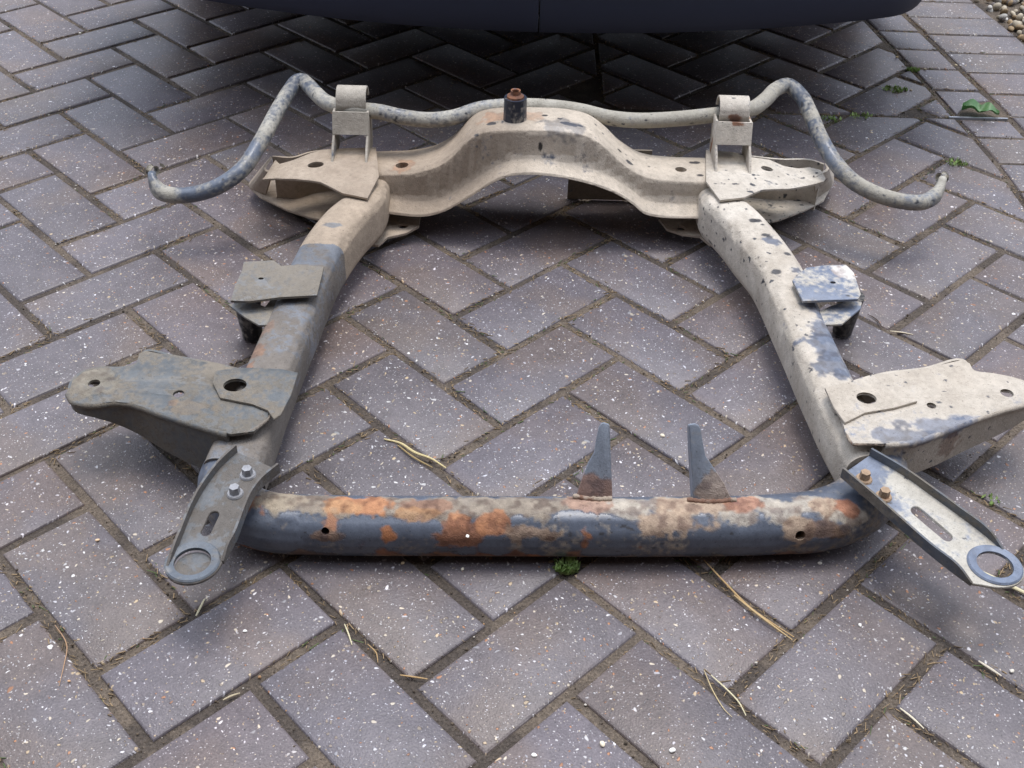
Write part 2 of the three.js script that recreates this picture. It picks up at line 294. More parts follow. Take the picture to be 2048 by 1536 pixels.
// wear(): colour and kind of matter at a point of the surface. o: mud 0..1 (or a function of the point), mudC, paint, rust, chips, seed, spots
function wear(P, N, o) {
  const s = o.seed ?? 0, x = P.x + s * 1.7, y = P.y, z = P.z + s * 0.9;
  const big = fbm(x * 16, y * 16, z * 16, 3), mid = fbm(x * 55, y * 55, z * 55, 3), fine = noise3(x * 260, y * 260, z * 260), grain = noise3(x * 800, y * 800, z * 800);
  let c, kind; // kind 0 matte, 1 gloss, 2 satin
  const cover = typeof o.mud === 'function' ? o.mud(P, N) : o.mud;
  const w = o.soft ?? 0.075, field = 0.44 * big + 0.27 * mid + 0.19 * fine + 0.10 * grain, th = 0.30 + 0.42 * cover, m = smooth(th + w, th - w, field);
  const mA = typeof o.mudC === 'function' ? o.mudC(P, N) : o.mudC ?? MUD, mB = typeof o.mudC === 'function' ? mA.map((v) => v * 1.3) : o.mudW ?? MUD_W;
  const mc = mix3(mA, mB, smooth(0.3, 0.8, 0.7 * fbm(x * 7, y * 7, z * 7, 2) + 0.3 * mid)).map((v) => v * (0.86 + 0.16 * mid + 0.12 * fine));
  const pc = mix3(o.paint ?? PAINT, o.faded ?? FADED, smooth(0.25, 0.8, 0.4 * mid + 0.6 * big) * (o.fade ?? 0.7)).map((v) => v * (0.88 + 0.24 * grain));
  c = mix3(pc, mc, m); kind = m > 0.6 ? 0 : m > 0.22 ? 2 : o.paintKind ?? 1;
  if (o.chips) { const q = noise3(x * 130 + 31, y * 190, z * 150 + 7) * 0.75 + 0.25 * fine; if (q > 0.84 - 0.16 * o.chips * smooth(0.35, 0.6, fbm(x * 9 + 3, y * 9, z * 9, 2))) { c = mix3([0.03, 0.03, 0.034], [0.07, 0.075, 0.09], grain); kind = 2; } }
  if (o.rust) { const q = fbm(x * 26 + 50, y * 26 + 11, z * 26, 4); if (q > 0.70 - 0.25 * o.rust) { const t = smooth(0.70 - 0.25 * o.rust, 0.74 - 0.25 * o.rust, q); c = mix3(c, mix3(RUSTB, RUST, smooth(0.3, 0.7, mid)), t * 0.9); kind = 0; } }
  for (const sp of o.spots ?? []) { const d = Math.hypot((P.x - sp.p.x) / (sp.sx ?? 1), (P.y - sp.p.y), (P.z - sp.p.z)) / sp.r + (mid - 0.5) * 1.3 + (fine - 0.5) * 0.35;
    if (d < 1) { const t = smooth(1, 0.75, d); c = mix3(c, mix3(sp.c, sp.c.map((v, q) => v * [0.55, 0.5, 0.5][q]), smooth(0.42, 0.7, fbm(x * 110, y * 110, z * 110, 3))).map((v) => v * (0.72 + 0.35 * fine + 0.2 * grain)), t * (sp.k ?? 0.95)); kind = sp.kind ?? 0; } }
  return [c, kind];
}
function metal(name, geo, o, parent, { crease = 0.7, edge = 0.0029, label } = {}) {
  geo = geo.index ? geo.toNonIndexed() : geo; strip(geo);
  geo = crease > 3 ? (() => { const g = mergeVertices(geo, 1e-5); g.computeVertexNormals(); return g.toNonIndexed(); })() : toCreasedNormals(geo, crease);
  const P = geo.attributes.position.array, Nn = geo.attributes.normal.array, tris = [[], [], []], e2 = edge * edge;
  const stack = [];
  for (let i = 0; i < P.length; i += 9) {
    stack.push([P[i], P[i + 1], P[i + 2], Nn[i], Nn[i + 1], Nn[i + 2], P[i + 3], P[i + 4], P[i + 5], Nn[i + 3], Nn[i + 4], Nn[i + 5], P[i + 6], P[i + 7], P[i + 8], Nn[i + 6], Nn[i + 7], Nn[i + 8]]);
    while (stack.length) {
      const t = stack.pop(), under = t[4] + t[10] + t[16] < -1.2; let best = -1, bl = under ? 1.4e-4 : e2;
      for (let k = 0; k < 3; k++) { const a = k * 6, b = ((k + 1) % 3) * 6, l = (t[a] - t[b]) ** 2 + (t[a + 1] - t[b + 1]) ** 2 + (t[a + 2] - t[b + 2]) ** 2; if (l > bl * 1.0000001) { bl = l; best = k; } }
      if (best < 0) { tris[0].push(t); continue; }
      const a = best * 6, b = ((best + 1) % 3) * 6, c = ((best + 2) % 3) * 6, m = []; for (let k = 0; k < 6; k++) m.push((t[a + k] + t[b + k]) / 2);
      const A = t.slice(a, a + 6), B = t.slice(b, b + 6), C = t.slice(c, c + 6);
      stack.push([...A, ...m, ...C], [...m, ...B, ...C]);
    }
  }
  const all = tris[0], byKind = [[], [], []], pv = V(), nv = V(), cache = new Map();
  for (const t of all) {
    const cols = []; let votes = [0, 0, 0];
    for (let k = 0; k < 3; k++) {
      const i = k * 6, key = `${Math.round(t[i] * 2e4)},${Math.round(t[i + 1] * 2e4)},${Math.round(t[i + 2] * 2e4)}`;
      let w = cache.get(key); if (!w) { pv.set(t[i], t[i + 1], t[i + 2]); nv.set(t[i + 3], t[i + 4], t[i + 5]); w = wear(pv, nv, o); cache.set(key, w); }
      cols.push(w[0]); votes[w[1]]++;
    }
    byKind[votes[0] > 1 ? 0 : votes[1] > 1 ? 1 : votes[2] > 1 ? 2 : 0].push([t, cols]);
  }
  const n = all.length * 3, pos = new Float32Array(n * 3), nor = new Float32Array(n * 3), col = new Float32Array(n * 3), uv = new Float32Array(n * 2);
  const g = new THREE.BufferGeometry(); let q = 0, start = 0;
  byKind.forEach((list, kind) => {
    for (const [t, cols] of list) {
      const ax = Math.abs(t[3] + t[9] + t[15]), ay = Math.abs(t[4] + t[10] + t[16]), az = Math.abs(t[5] + t[11] + t[17]);
      for (let k = 0; k < 3; k++, q++) {
        const i = k * 6; for (let d = 0; d < 3; d++) { pos[q * 3 + d] = t[i + d]; nor[q * 3 + d] = t[i + 3 + d]; col[q * 3 + d] = cols[k][d]; }
        const U = ay >= ax && ay >= az ? [t[i], t[i + 2]] : ax >= az ? [t[i + 2], t[i + 1]] : [t[i], t[i + 1]]; uv[q * 2] = U[0] / 0.1; uv[q * 2 + 1] = U[1] / 0.1;
      }
    }
    if (q > start) g.addGroup(start, q - start, kind); start = q;
  });
  g.setAttribute('position', new THREE.BufferAttribute(pos, 3)); g.setAttribute('normal', new THREE.BufferAttribute(nor, 3)); g.setAttribute('color', new THREE.BufferAttribute(col, 3)); g.setAttribute('uv', new THREE.BufferAttribute(uv, 2));
  const m = part(name, g, [matte, glossy, satin], parent); if (label) m.userData.label = label; metal.total = (metal.total ?? 0) + all.length; return m;
}
// swept section. knots: {p: Vector3 centre, w, h}; r corner radius as share of the smaller side (1 = round)
function sweep(knots, { round = 0.5, step = 0.005, seg = 6, caps = true } = {}) {
  const cv = new THREE.CatmullRomCurve3(knots.map((k) => k.p), false, 'centripetal'), L = cv.getLength(), n = Math.max(4, Math.round(L / step)), K = knots.length - 1;
  const lens = []; for (let i = 0; i <= K; i++) lens.push(i / K);
  const pos = [], idx = []; const M = 4 * seg;
  for (let i = 0; i <= n; i++) {
    const t = cv.getUtoTmapping(i / n), p = cv.getPoint(t), T = cv.getTangent(t), f = t * K, a = Math.min(K - 1, Math.floor(f)), u = f - a, uu = u * u * (3 - 2 * u);
    const w = lerp(knots[a].w, knots[a + 1].w, uu) / 2, h = lerp(knots[a].h, knots[a + 1].h, uu) / 2, S = V().crossVectors(T, V(0, 1, 0)).normalize(), U = V().crossVectors(S, T).normalize(), r = Math.min(w, h) * round;
    for (let k = 0; k < 4; k++) for (let j = 0; j < seg; j++) {
      const ang = (k + j / (seg - 1)) * Math.PI / 2, sx = (k === 0 || k === 3) ? 1 : -1, sy = k < 2 ? 1 : -1;
      const X = sx * (w - r) + r * Math.cos(ang), Y = sy * (h - r) + r * Math.sin(ang);
      pos.push(p.x + S.x * X + U.x * Y, p.y + S.y * X + U.y * Y, p.z + S.z * X + U.z * Y);
    }
  }
  for (let i = 0; i < n; i++) for (let k = 0; k < M; k++) { const a = i * M + k, b = i * M + (k + 1) % M, c = a + M, d = b + M; idx.push(a, b, c, b, d, c); }
  if (caps) for (const e of [0, n]) { const c = pos.length / 3; let x = 0, y = 0, z = 0; for (let k = 0; k < M; k++) { x += pos[(e * M + k) * 3]; y += pos[(e * M + k) * 3 + 1]; z += pos[(e * M + k) * 3 + 2]; } pos.push(x / M, y / M, z / M); for (let k = 0; k < M; k++) { const a = e * M + k, b = e * M + (k + 1) % M; if (e) idx.push(a, b, c); else idx.push(b, a, c); } }
  const g = new THREE.BufferGeometry(); g.setAttribute('position', new THREE.Float32BufferAttribute(pos, 3)); g.setIndex(idx);
  return orient(mergeVertices(g, 1e-6));
}
// horizontal plate whose outline is given by photo pixels at height h; holes {p:[px,py], rx, rz}; bend(x, z) adds height
function plate(outline, h, thick, { holes = [], bend, bevel = 0.0009, soft = 0 } = {}) {
  let pts = outline.map(([x, y]) => { const p = at(x, y, h); return new THREE.Vector2(p.x, -p.z); });
  if (soft) pts = new THREE.SplineCurve([...pts, pts[0]]).getPoints(pts.length * soft).slice(0, -1);
  const sh = new THREE.Shape(pts);
  for (const q of holes) { const c = at(q.p[0], q.p[1], h), e = new THREE.Path(); e.absellipse(c.x, -c.z, q.rx, q.rz ?? q.rx, 0, Math.PI * 2, true, q.rot ?? 0); sh.holes.push(e); }
  const g = new THREE.ExtrudeGeometry(sh, { depth: thick - 2 * bevel, bevelEnabled: true, bevelThickness: bevel, bevelSize: bevel * 0.7, bevelOffset: -bevel * 0.7, bevelSegments: 2, curveSegments: 20 });
  g.rotateX(-Math.PI / 2); g.translate(0, h - thick + bevel, 0); strip(g);
  if (!bend) return g;
  return bent(g, bend);
}
function bent(g, bend) { // refine, then raise or lower by bend(x, z, y)
  g = refine(g, 0.012); const p = g.attributes.position; for (let i = 0; i < p.count; i++) p.setY(i, p.getY(i) + bend(p.getX(i), p.getZ(i), p.getY(i))); return g;
}
function refine(g, edge) {
  g = g.index ? g.toNonIndexed() : g; const P = g.attributes.position.array, out = [], st = [];
  for (let i = 0; i < P.length; i += 9) {
    st.push(Array.from(P.slice(i, i + 9)));
    while (st.length) { const t = st.pop(); let b = -1, bl = edge * edge; for (let k = 0; k < 3; k++) { const m = k * 3, n = ((k + 1) % 3) * 3, l = (t[m] - t[n]) ** 2 + (t[m + 1] - t[n + 1]) ** 2 + (t[m + 2] - t[n + 2]) ** 2; if (l > bl * 1.0000001) { bl = l; b = k; } }
      if (b < 0) { out.push(...t); continue; }
      const A = t.slice(b * 3, b * 3 + 3), k2 = ((b + 1) % 3) * 3, k3 = ((b + 2) % 3) * 3, B = t.slice(k2, k2 + 3), C = t.slice(k3, k3 + 3), m = [(A[0] + B[0]) / 2, (A[1] + B[1]) / 2, (A[2] + B[2]) / 2];
      st.push([...A, ...m, ...C], [...m, ...B, ...C]); }
  }
  const r = new THREE.BufferGeometry(); r.setAttribute('position', new THREE.Float32BufferAttribute(out, 3)); return r;
}
// sheet between two polylines (same count), with thickness pushed along dir
function sheet(top, bot, th = 0.003, n = 6) {
  const ct = new THREE.CatmullRomCurve3(top, false, 'centripetal'), cb = new THREE.CatmullRomCurve3(bot, false, 'centripetal'), M = Math.max(2, (top.length - 1) * n), pos = [], idx = [];
  const rows = []; for (let i = 0; i <= M; i++) { const t = i / M, a = ct.getPoint(t), b = cb.getPoint(t), T = ct.getTangent(t), d = V().subVectors(b, a); let nn = V().crossVectors(T, d); if (nn.lengthSq() < 1e-12) nn = V(0, 0, 1); nn.normalize().multiplyScalar(th / 2); rows.push([a.clone().add(nn), b.clone().add(nn), b.clone().sub(nn), a.clone().sub(nn)]); }
  rows.forEach((r) => r.forEach((p) => pos.push(p.x, p.y, p.z)));
  for (let i = 0; i < M; i++) for (let k = 0; k < 4; k++) { const a = i * 4 + k, b = i * 4 + (k + 1) % 4; idx.push(a, b, a + 4, b, b + 4, a + 4); }
  idx.push(0, 2, 1, 0, 3, 2); const e = M * 4; idx.push(e, e + 1, e + 2, e, e + 2, e + 3);
  const g = new THREE.BufferGeometry(); g.setAttribute('position', new THREE.Float32BufferAttribute(pos, 3)); g.setIndex(idx); return orient(g);
}
const csg = new Evaluator(); csg.attributes = ['position', 'normal']; csg.useGroups = false;
function drill(g, holes) { // holes: {p, dir, r, d}
  g = g.clone(); strip(g); if (!g.index) g = mergeVertices(g, 1e-6); g.computeVertexNormals(); let b = new Brush(g); b.updateMatrixWorld();
  for (const h of holes) {
    const c = new THREE.CylinderGeometry(h.r, h.r, h.d, 24); c.deleteAttribute('uv'); const k = new Brush(c); k.quaternion.setFromUnitVectors(V(0, 1, 0), h.dir.clone().normalize()); k.position.copy(h.p); k.scale.z = h.sz ?? 1; k.updateMatrixWorld();
    b = csg.evaluate(b, k, SUBTRACTION); b.updateMatrixWorld();
  }
  return strip(b.geometry);
}
const box = (w, h, d, x, y, z) => { const g = new THREE.BoxGeometry(w, h, d); g.translate(x, y, z); return strip(g.toNonIndexed()); };
const cyl = (r0, r1, h, x, y, z, n = 28) => { const g = new THREE.CylinderGeometry(r0, r1, h, n); g.translate(x, y, z); return strip(g.toNonIndexed()); };
function zy(points, x0, x1, { bevel = 0.0008, holes = [] } = {}) { // outline in the z-y plane, extruded along x
  const sh = new THREE.Shape(points.map(([z, y]) => new THREE.Vector2(-z, y))); for (const [z, y, r] of holes) { const e = new THREE.Path(); e.absarc(-z, y, r, 0, 6.2832, true); sh.holes.push(e); }
  const g = new THREE.ExtrudeGeometry(sh, { depth: (x1 - x0) - 2 * bevel, bevelEnabled: true, bevelThickness: bevel, bevelSize: bevel * 0.7, bevelOffset: -bevel * 0.7, bevelSegments: 2, curveSegments: 16 });
  g.rotateY(Math.PI / 2); g.translate(x0 + bevel, 0, 0); return strip(g);
}


// ------------------------------------------------------------------ the subframe
const sub = thing('car_subframe', 'rusty mud-caked steel car subframe with anti-roll bar lying on the block paving', 'subframe');
{
  const LEFT = { mud: (P) => 0.78 - 0.35 * smooth(-1.25, -0.95, P.z) , mudC: DUSTG, mudW: DUST, fade: 1, chips: 0.05, rust: 0.0, seed: 1 };
  const RIGHT = { mud: 0.62, fade: 1, chips: 0.55, seed: 2 };
  const REAR = { mud: 0.95, mudC: [0.33, 0.262, 0.197], mudW: [0.44, 0.365, 0.285], chips: 0.0, seed: 3, fade: 0.8 };
  const knot = (px, py, top, w, h) => { const p = at(px, py, top); p.y -= h / 2; return { p, w, h }; };

  // rear crossmember, lofted along x
  const yb = [], yt = [];
  for (const [x, y] of [[660, 428], [700, 417], [760, 419], [800, 424], [845, 427], [886, 418], [940, 388], [985, 360], [1020, 346], [1060, 343], [1110, 347], [1180, 362], [1235, 383], [1266, 403], [1288, 421], [1325, 429], [1385, 431], [1440, 429], [1500, 428]]) { const p = atZ(x, y, -1.414); yb.push([p.x, Math.max(0.006, p.y)]); }
  for (const [x, y] of [[680, 347], [760, 345], [820, 342], [870, 330], [903, 310], [932, 280], [955, 264], [985, 257], [1070, 255], [1140, 259], [1182, 270], [1212, 291], [1245, 322], [1290, 348], [1345, 356], [1420, 359], [1500, 362]]) { const p = atZ(x, y, -1.440); yt.push([p.x, p.y]); }
  const curve = (list) => { const c = new THREE.CatmullRomCurve3(list.map(([x, y]) => V(x, y, 0)), false, 'centripetal').getPoints(240); return (x) => { for (let i = 0; i < c.length - 1; i++) if (c[i + 1].x >= x) { const t = (x - c[i].x) / (c[i + 1].x - c[i].x); return lerp(c[i].y, c[i + 1].y, clamp(t)); } return c[c.length - 1].y; }; };
  const fb = curve(yb), ft = curve(yt);
  const X0 = -0.246, X1 = 0.288;
  {
    const rows = [], nx = 130;
    for (let i = 0; i <= nx; i++) {
      const x = lerp(X0, X1, i / nx), b = fb(x), t = ft(x), hgt = t - b, arch = smooth(0.11, 0.155, t);
      // z, y, fillet radius
      const S = [[-1.534, Math.max(0.006, b - 0.01 * arch), 0], [-1.522, t - 0.004, 0.012], [-1.438, t, 0.0125], [-1.436, b + Math.min(0.012, hgt * 0.24), 0.010], [-1.409, b + 0.0008, 0.0012], [-1.408, b - 0.0022, 0.0006], [-1.428, b - 0.003, 0.002]];
      const poly = []; const n = S.length;
      for (let k = 0; k < n; k++) {
        const p = S[k], q = S[(k + n - 1) % n], s = S[(k + 1) % n], r = p[2];
        const d1 = [q[0] - p[0], q[1] - p[1]], d2 = [s[0] - p[0], s[1] - p[1]], l1 = Math.hypot(...d1), l2 = Math.hypot(...d2), k1 = Math.min(r, l1 * 0.45) / l1, k2 = Math.min(r, l2 * 0.45) / l2;
        const A = [p[0] + d1[0] * k1, p[1] + d1[1] * k1], B = [p[0] + d2[0] * k2, p[1] + d2[1] * k2];
        for (let j = 0; j <= 6; j++) { const u = j / 6; poly.push([(1 - u) ** 2 * A[0] + 2 * u * (1 - u) * p[0] + u * u * B[0], (1 - u) ** 2 * A[1] + 2 * u * (1 - u) * p[1] + u * u * B[1]]); }
      }
      rows.push(poly.map(([z, y]) => [x, y, z]));
    }
    const M = rows[0].length, pos = rows.flat(2), idx = [];
    for (let i = 0; i < nx; i++) for (let k = 0; k < M; k++) { const a = i * M + k, b = i * M + (k + 1) % M; idx.push(a, b, a + M, b, b + M, a + M); }
    for (const e of [0, nx]) { const c = pos.length / 3, m = rows[e].reduce((s, p) => [s[0] + p[0] / M, s[1] + p[1] / M, s[2] + p[2] / M], [0, 0, 0]); pos.push(...m); for (let k = 0; k < M; k++) { const a = e * M + k, b = e * M + (k + 1) % M; if (e) idx.push(a, b, c); else idx.push(b, a, c); } }
    let g = new THREE.BufferGeometry(); g.setAttribute('position', new THREE.Float32BufferAttribute(pos, 3)); g.setIndex(idx); g = orient(mergeVertices(g, 1e-6));
    const hole = (px, py, r) => { const p = at(px, py, ft(at(px, py, 0.095).x)); return { p, dir: V(0, 1, 0.05), r, d: 0.05 }; };
    g = drill(g, [hole(804, 329, 0.0095), hole(1362, 337, 0.0085)]);
    const ringAt = (px, py) => at(px, py, 0.094);
    metal('crossmember', g, { ...REAR, mud: (P) => 0.90 + 0.08 * smooth(-0.1, -0.2, P.x), mudC: (P) => mix3([0.34, 0.272, 0.205], [0.46, 0.40, 0.325], smooth(-0.08, 0.06, P.x)).map((v) => v * (1 + 0.14 * smooth(-0.02, 0.05, P.x) * smooth(0.17, 0.11, P.x))), chips: 0, spots: [
      { p: ringAt(806, 330), r: 0.017, c: RUST, k: 0.35 }, { p: atZ(1000, 245, -1.48), r: 0.022, sx: 1.6, c: RUST, k: 0.35 }, { p: atZ(1060, 240, -1.48), r: 0.02, c: RUST, k: 0.3 },
      ...[[1140, 248], [1160, 252], [1180, 262], [1190, 250], [1205, 268], [1090, 228], [1120, 235], [1240, 300], [1270, 318], [1262, 325], [1285, 330], [985, 246], [950, 270], [1390, 322], [1300, 330], [1400, 350], [1255, 308], [1195, 300]].map(([px, py], i) => ({ p: at(px, py, ft(at(px, py, 0.12).x)), r: 0.0026 + 0.0042 * hash3(i, 7, 3) ** 2, sx: 1.2 + hash3(i, 2, 9), c: [0.06, 0.06, 0.065], kind: 2 })),
      { p: atZ(1081, 290, -1.443), r: 0.009, sx: 0.4, c: [0.03, 0.03, 0.03], kind: 2 }, { p: atZ(1120, 262, -1.455), r: 0.02, sx: 2, c: FADED, k: 0.5, kind: 2 }] }, sub, { crease: 0.9 });
  }
  // wings at either end of the crossmember: open boxes
  const wing = (side, top, hole, bottom, endTop, endBot, rearTop, o) => {
    const w = metal('end_bracket', plate(top, 0.1005, 0.0035, { holes: [hole], bend: (x, z) => -0.014 * smooth(side < 0 ? -0.26 : 0.31, side < 0 ? -0.40 : 0.44, x) }), o, sub);
    metal('bottom_plate', plate(bottom, 0.022, 0.0035, {}), o, w);
    metal('end_wall', sheet(endTop.map(([x, y, h]) => at(x, y, h)), endBot.map(([x, y, h]) => at(x, y, h)), 0.0035), o, w);
    metal('rear_wall', sheet(rearTop.map(([x, y]) => at(x, y, 0.09)), rearTop.map(([x, y]) => at(x, y, 0.09).setY(0.012)), 0.0035), o, w);
  };
  wing(-1, [[752, 294], [700, 296], [655, 297], [620, 302], [585, 312], [558, 316], [549, 306], [543, 315], [528, 338], [522, 344], [548, 345], [590, 352], [640, 363], [685, 386], [735, 396], [758, 352]], { p: [631, 327], rx: 0.0115, rz: 0.009 },
    [[498, 373], [520, 393], [575, 420], [615, 433], [700, 452], [740, 400], [700, 370], [600, 355], [540, 345]], [[543, 314, 0.088], [530, 338, 0.088], [545, 346, 0.088]], [[512, 352, 0.024], [500, 372, 0.024], [532, 388, 0.024]], [[545, 312], [585, 314], [620, 304], [660, 299], [745, 296]],
    { ...REAR, seed: 5 });
  wing(1, [[1412, 299], [1470, 304], [1505, 311], [1540, 311], [1572, 320], [1600, 321], [1622, 317], [1645, 322], [1655, 338], [1652, 345], [1625, 353], [1580, 366], [1525, 376], [1490, 394], [1440, 400], [1412, 362]], { p: [1535, 331], rx: 0.0095, rz: 0.008 },
    [[1662, 372], [1648, 400], [1610, 420], [1556, 440], [1480, 455], [1440, 410], [1480, 372], [1600, 360], [1650, 350]], [[1652, 326, 0.088], [1655, 338, 0.088], [1628, 353, 0.088]], [[1666, 345, 0.024], [1662, 372, 0.024], [1630, 395, 0.024]], [[1412, 301], [1505, 312], [1560, 318], [1620, 319], [1648, 328]],
    { ...REAR, mud: 0.84, mudC: MUD, mudW: MUD_W, chips: 0.5, seed: 6 });
  // ears low on the front face
  metal('ear_tab', plate([[735, 488], [745, 462], [765, 440], [790, 420], [842, 425], [838, 452], [812, 466], [775, 474], [757, 490]], 0.020, 0.004, { holes: [{ p: [806, 452], rx: 0.0075 }] }), { ...REAR, seed: 7 }, sub);
  metal('ear_tab', plate([[1318, 438], [1345, 425], [1400, 428], [1425, 455], [1447, 489], [1420, 489], [1400, 472], [1365, 468], [1334, 458]], 0.020, 0.004, { holes: [{ p: [1362, 456], rx: 0.0075 }] }), { ...REAR, mudC: MUD, seed: 8 }, sub);
  // plate seen through the arch
  { const a = atZ(1138, 350, -1.53), b = atZ(1295, 412, -1.53); metal('heat_shield', box(b.x - a.x, 0.085, 0.004, (a.x + b.x) / 2, 0.0445, -1.545), { ...REAR, mudC: [0.22, 0.19, 0.155], mudW: DUST, seed: 9 }, sub); }

  // bushing on top of the arch
  { const c = at(1030, 236, 0.168);
    const b = metal('bushing', cyl(0.0158, 0.0165, 0.034, c.x, 0.182, c.z, 36), { mud: 0.1, mudC: DUSTG, fade: 0.25, seed: 10 }, sub, { crease: 0.8 });
    metal('sleeve', (() => { const g = new THREE.LatheGeometry([[0.0048, 0.196], [0.0048, 0.2085], [0.0068, 0.2095], [0.0072, 0.204], [0.0118, 0.2015], [0.0125, 0.1985], [0.0048, 0.1985]].map((p) => new THREE.Vector2(...p)), 32); g.translate(c.x, 0, c.z); return strip(g.toNonIndexed()); })(), { mud: 0.25, mudC: RUSTB, mudW: RUST, rust: 0.5, fade: 1, seed: 11 }, b, { crease: 0.8 }); }

  // horns that carry the anti-roll bar
  const horn = (px, py, o) => {
    const c = atZ(px, py, -1.5).x, W = 0.026;
    const leg = (x, s) => zy([[-1.448, 0.091], [-1.525, 0.094], [-1.534, 0.140], [-1.530, 0.156], [-1.499, 0.1575], [-1.487, 0.130], [-1.468, 0.118]], x - 0.0016, x + 0.0016);
    const h = metal('bar_mount', zy([[-1.484, 0.129], [-1.488, 0.129], [-1.500, 0.1575], [-1.496, 0.1585]], c - W, c + W, { bevel: 0.0006 }), o, sub);
    for (const s of [-1, 1]) metal('leg', leg(c + s * (W - 0.0017), s), o, h);
    const arc = []; for (let i = 0; i <= 14; i++) { const a = lerp(-0.35, Math.PI * 0.98, i / 14); arc.push([-1.527 + 0.0215 * Math.cos(a), 0.1615 + 0.0225 * Math.sin(a)]); }
    const inn = arc.slice().reverse().map(([z, y]) => [-1.527 + (z + 1.527) * 0.86, 0.1615 + (y - 0.1615) * 0.86]);
    metal('clamp', zy([...arc, ...inn], c - 0.0215, c + 0.0215, { bevel: 0.0006 }), o, h, { crease: 0.5 });
    metal('rubber_block', zy(inn.slice().reverse().concat([[-1.515, 0.146], [-1.535, 0.146]]), c - 0.018, c + 0.018, { bevel: 0.0006 }), { mud: 0.3, mudC: DUSTG, fade: 0.2, seed: 12 }, h);
  };
  horn(703, 250, { ...REAR, mudC: [0.33, 0.295, 0.245], mudW: [0.47, 0.43, 0.365], seed: 13 });
  horn(1467, 256, { ...REAR, mud: 0.85, mudC: MUD, mudW: MUD_W, chips: 0.25, rust: 0.1, seed: 14 });

  // anti-roll bar
  { const B = [[305, 353, 0.095], [308, 368, 0.089], [322, 384, 0.083], [350, 391, 0.082], [395, 387, 0.085], [440, 371, 0.094], [485, 338, 0.108], [520, 286, 0.124], [553, 225, 0.140], [582, 178, 0.152], [594, 163, 0.155], [603, 161, 0.156], [614, 168, 0.157], [632, 187, 0.156], [652, 204, 0.155], [676, 213, 0.1545], [704, 218, 0.1545], [760, 224, 0.151], [800, 233, 0.147], [860, 240, 0.143], [910, 234, 0.146], [960, 218, 0.151], [1030, 212, 0.153], [1100, 214, 0.153], [1160, 222, 0.151], [1220, 236, 0.144], [1280, 241, 0.142], [1350, 238, 0.144], [1420, 231, 0.149], [1466, 225, 0.153], [1503, 218, 0.156], [1530, 200, 0.158], [1553, 178, 0.159], [1577, 171, 0.158], [1602, 192, 0.151], [1620, 226, 0.142], [1641, 276, 0.130], [1668, 322, 0.115], [1705, 362, 0.101], [1750, 387, 0.091], [1800, 402, 0.086], [1842, 405, 0.084], [1866, 395, 0.086], [1878, 381, 0.089], [1884, 364, 0.096]];
    const flat = (i) => Math.min(i, B.length - 1 - i), ks = B.map(([x, y, h], i) => ({ p: at(x, y, h), w: [0.011, 0.014, 0.020][flat(i)] ?? 0.0225, h: [0.028, 0.026, 0.024][flat(i)] ?? 0.0225 }));
    const bar = metal('anti_roll_bar', sweep(ks, { round: 1, step: 0.005, seg: 6 }), { soft: 0.12, mud: (P) => 0.40 + 0.5 * smooth(-0.10, 0.0, P.x) * smooth(0.42, 0.34, P.x) + 0.3 * smooth(-0.16, -0.22, P.x) * smooth(-0.34, -0.28, P.x) + 0.2 * smooth(0.42, 0.5, P.x), mudC: [0.37, 0.345, 0.29], mudW: [0.52, 0.50, 0.44], paint: [0.03, 0.038, 0.06], faded: [0.125, 0.148, 0.19], fade: 1.1, chips: 0.2, seed: 15 }, sub, { crease: 4, edge: 0.003 });
    for (const [px, py, h, turn] of [[305, 341, 0.098, 0.55], [1884, 355, 0.1, -0.5]]) {
      const c = at(px, py, h), sh = new THREE.Shape(), ho = new THREE.Path(); sh.absarc(0, 0, 0.0185, 0, 6.2832); ho.absarc(0, 0, 0.0080, 0, 6.2832, true); sh.holes.push(ho);
      const g = new THREE.ExtrudeGeometry(sh, { depth: 0.006, bevelEnabled: true, bevelThickness: 0.002, bevelSize: 0.002, bevelSegments: 3, curveSegments: 24 }); g.translate(0, 0, -0.003); g.rotateY(Math.PI / 2 - turn); g.translate(c.x, c.y, c.z);
      metal('link_eye', strip(g), { mud: 0.55, mudC: [0.3, 0.27, 0.21], mudW: [0.42, 0.38, 0.3], paint: PAINT, fade: 0.6, seed: 16 }, bar, { crease: 0.6 });
    } }

  // side rails
  const railL = [[724, 390, 0.094, 0.056, 0.066], [688, 422, 0.094, 0.060, 0.068], [652, 468, 0.092, 0.060, 0.068], [622, 522, 0.090, 0.058, 0.066], [590, 600, 0.087, 0.056, 0.064], [552, 690, 0.084, 0.056, 0.062], [512, 785, 0.081, 0.058, 0.060], [485, 855, 0.078, 0.060, 0.060], [462, 915, 0.074, 0.062, 0.060]];
  const railR = [[1452, 396, 0.094, 0.060, 0.066], [1484, 424, 0.094, 0.062, 0.068], [1520, 466, 0.092, 0.064, 0.068], [1560, 520, 0.090, 0.060, 0.066], [1592, 590, 0.087, 0.056, 0.064], [1630, 675, 0.084, 0.054, 0.062], [1672, 765, 0.081, 0.056, 0.060], [1715, 845, 0.078, 0.060, 0.060], [1752, 905, 0.074, 0.062, 0.060]];
  const into = (list, dx) => { const k = list.map((q) => knot(...q)), a = k[0].p; return [{ p: V(a.x + dx, 0.050, -1.470), w: 0.050, h: 0.056 }, { p: V(a.x + dx, 0.054, -1.425), w: 0.056, h: 0.062 }, ...k]; };   // the root runs on inside the crossmember
  const zA = at(600, 488, 0.09).z, zB = at(600, 528, 0.09).z;
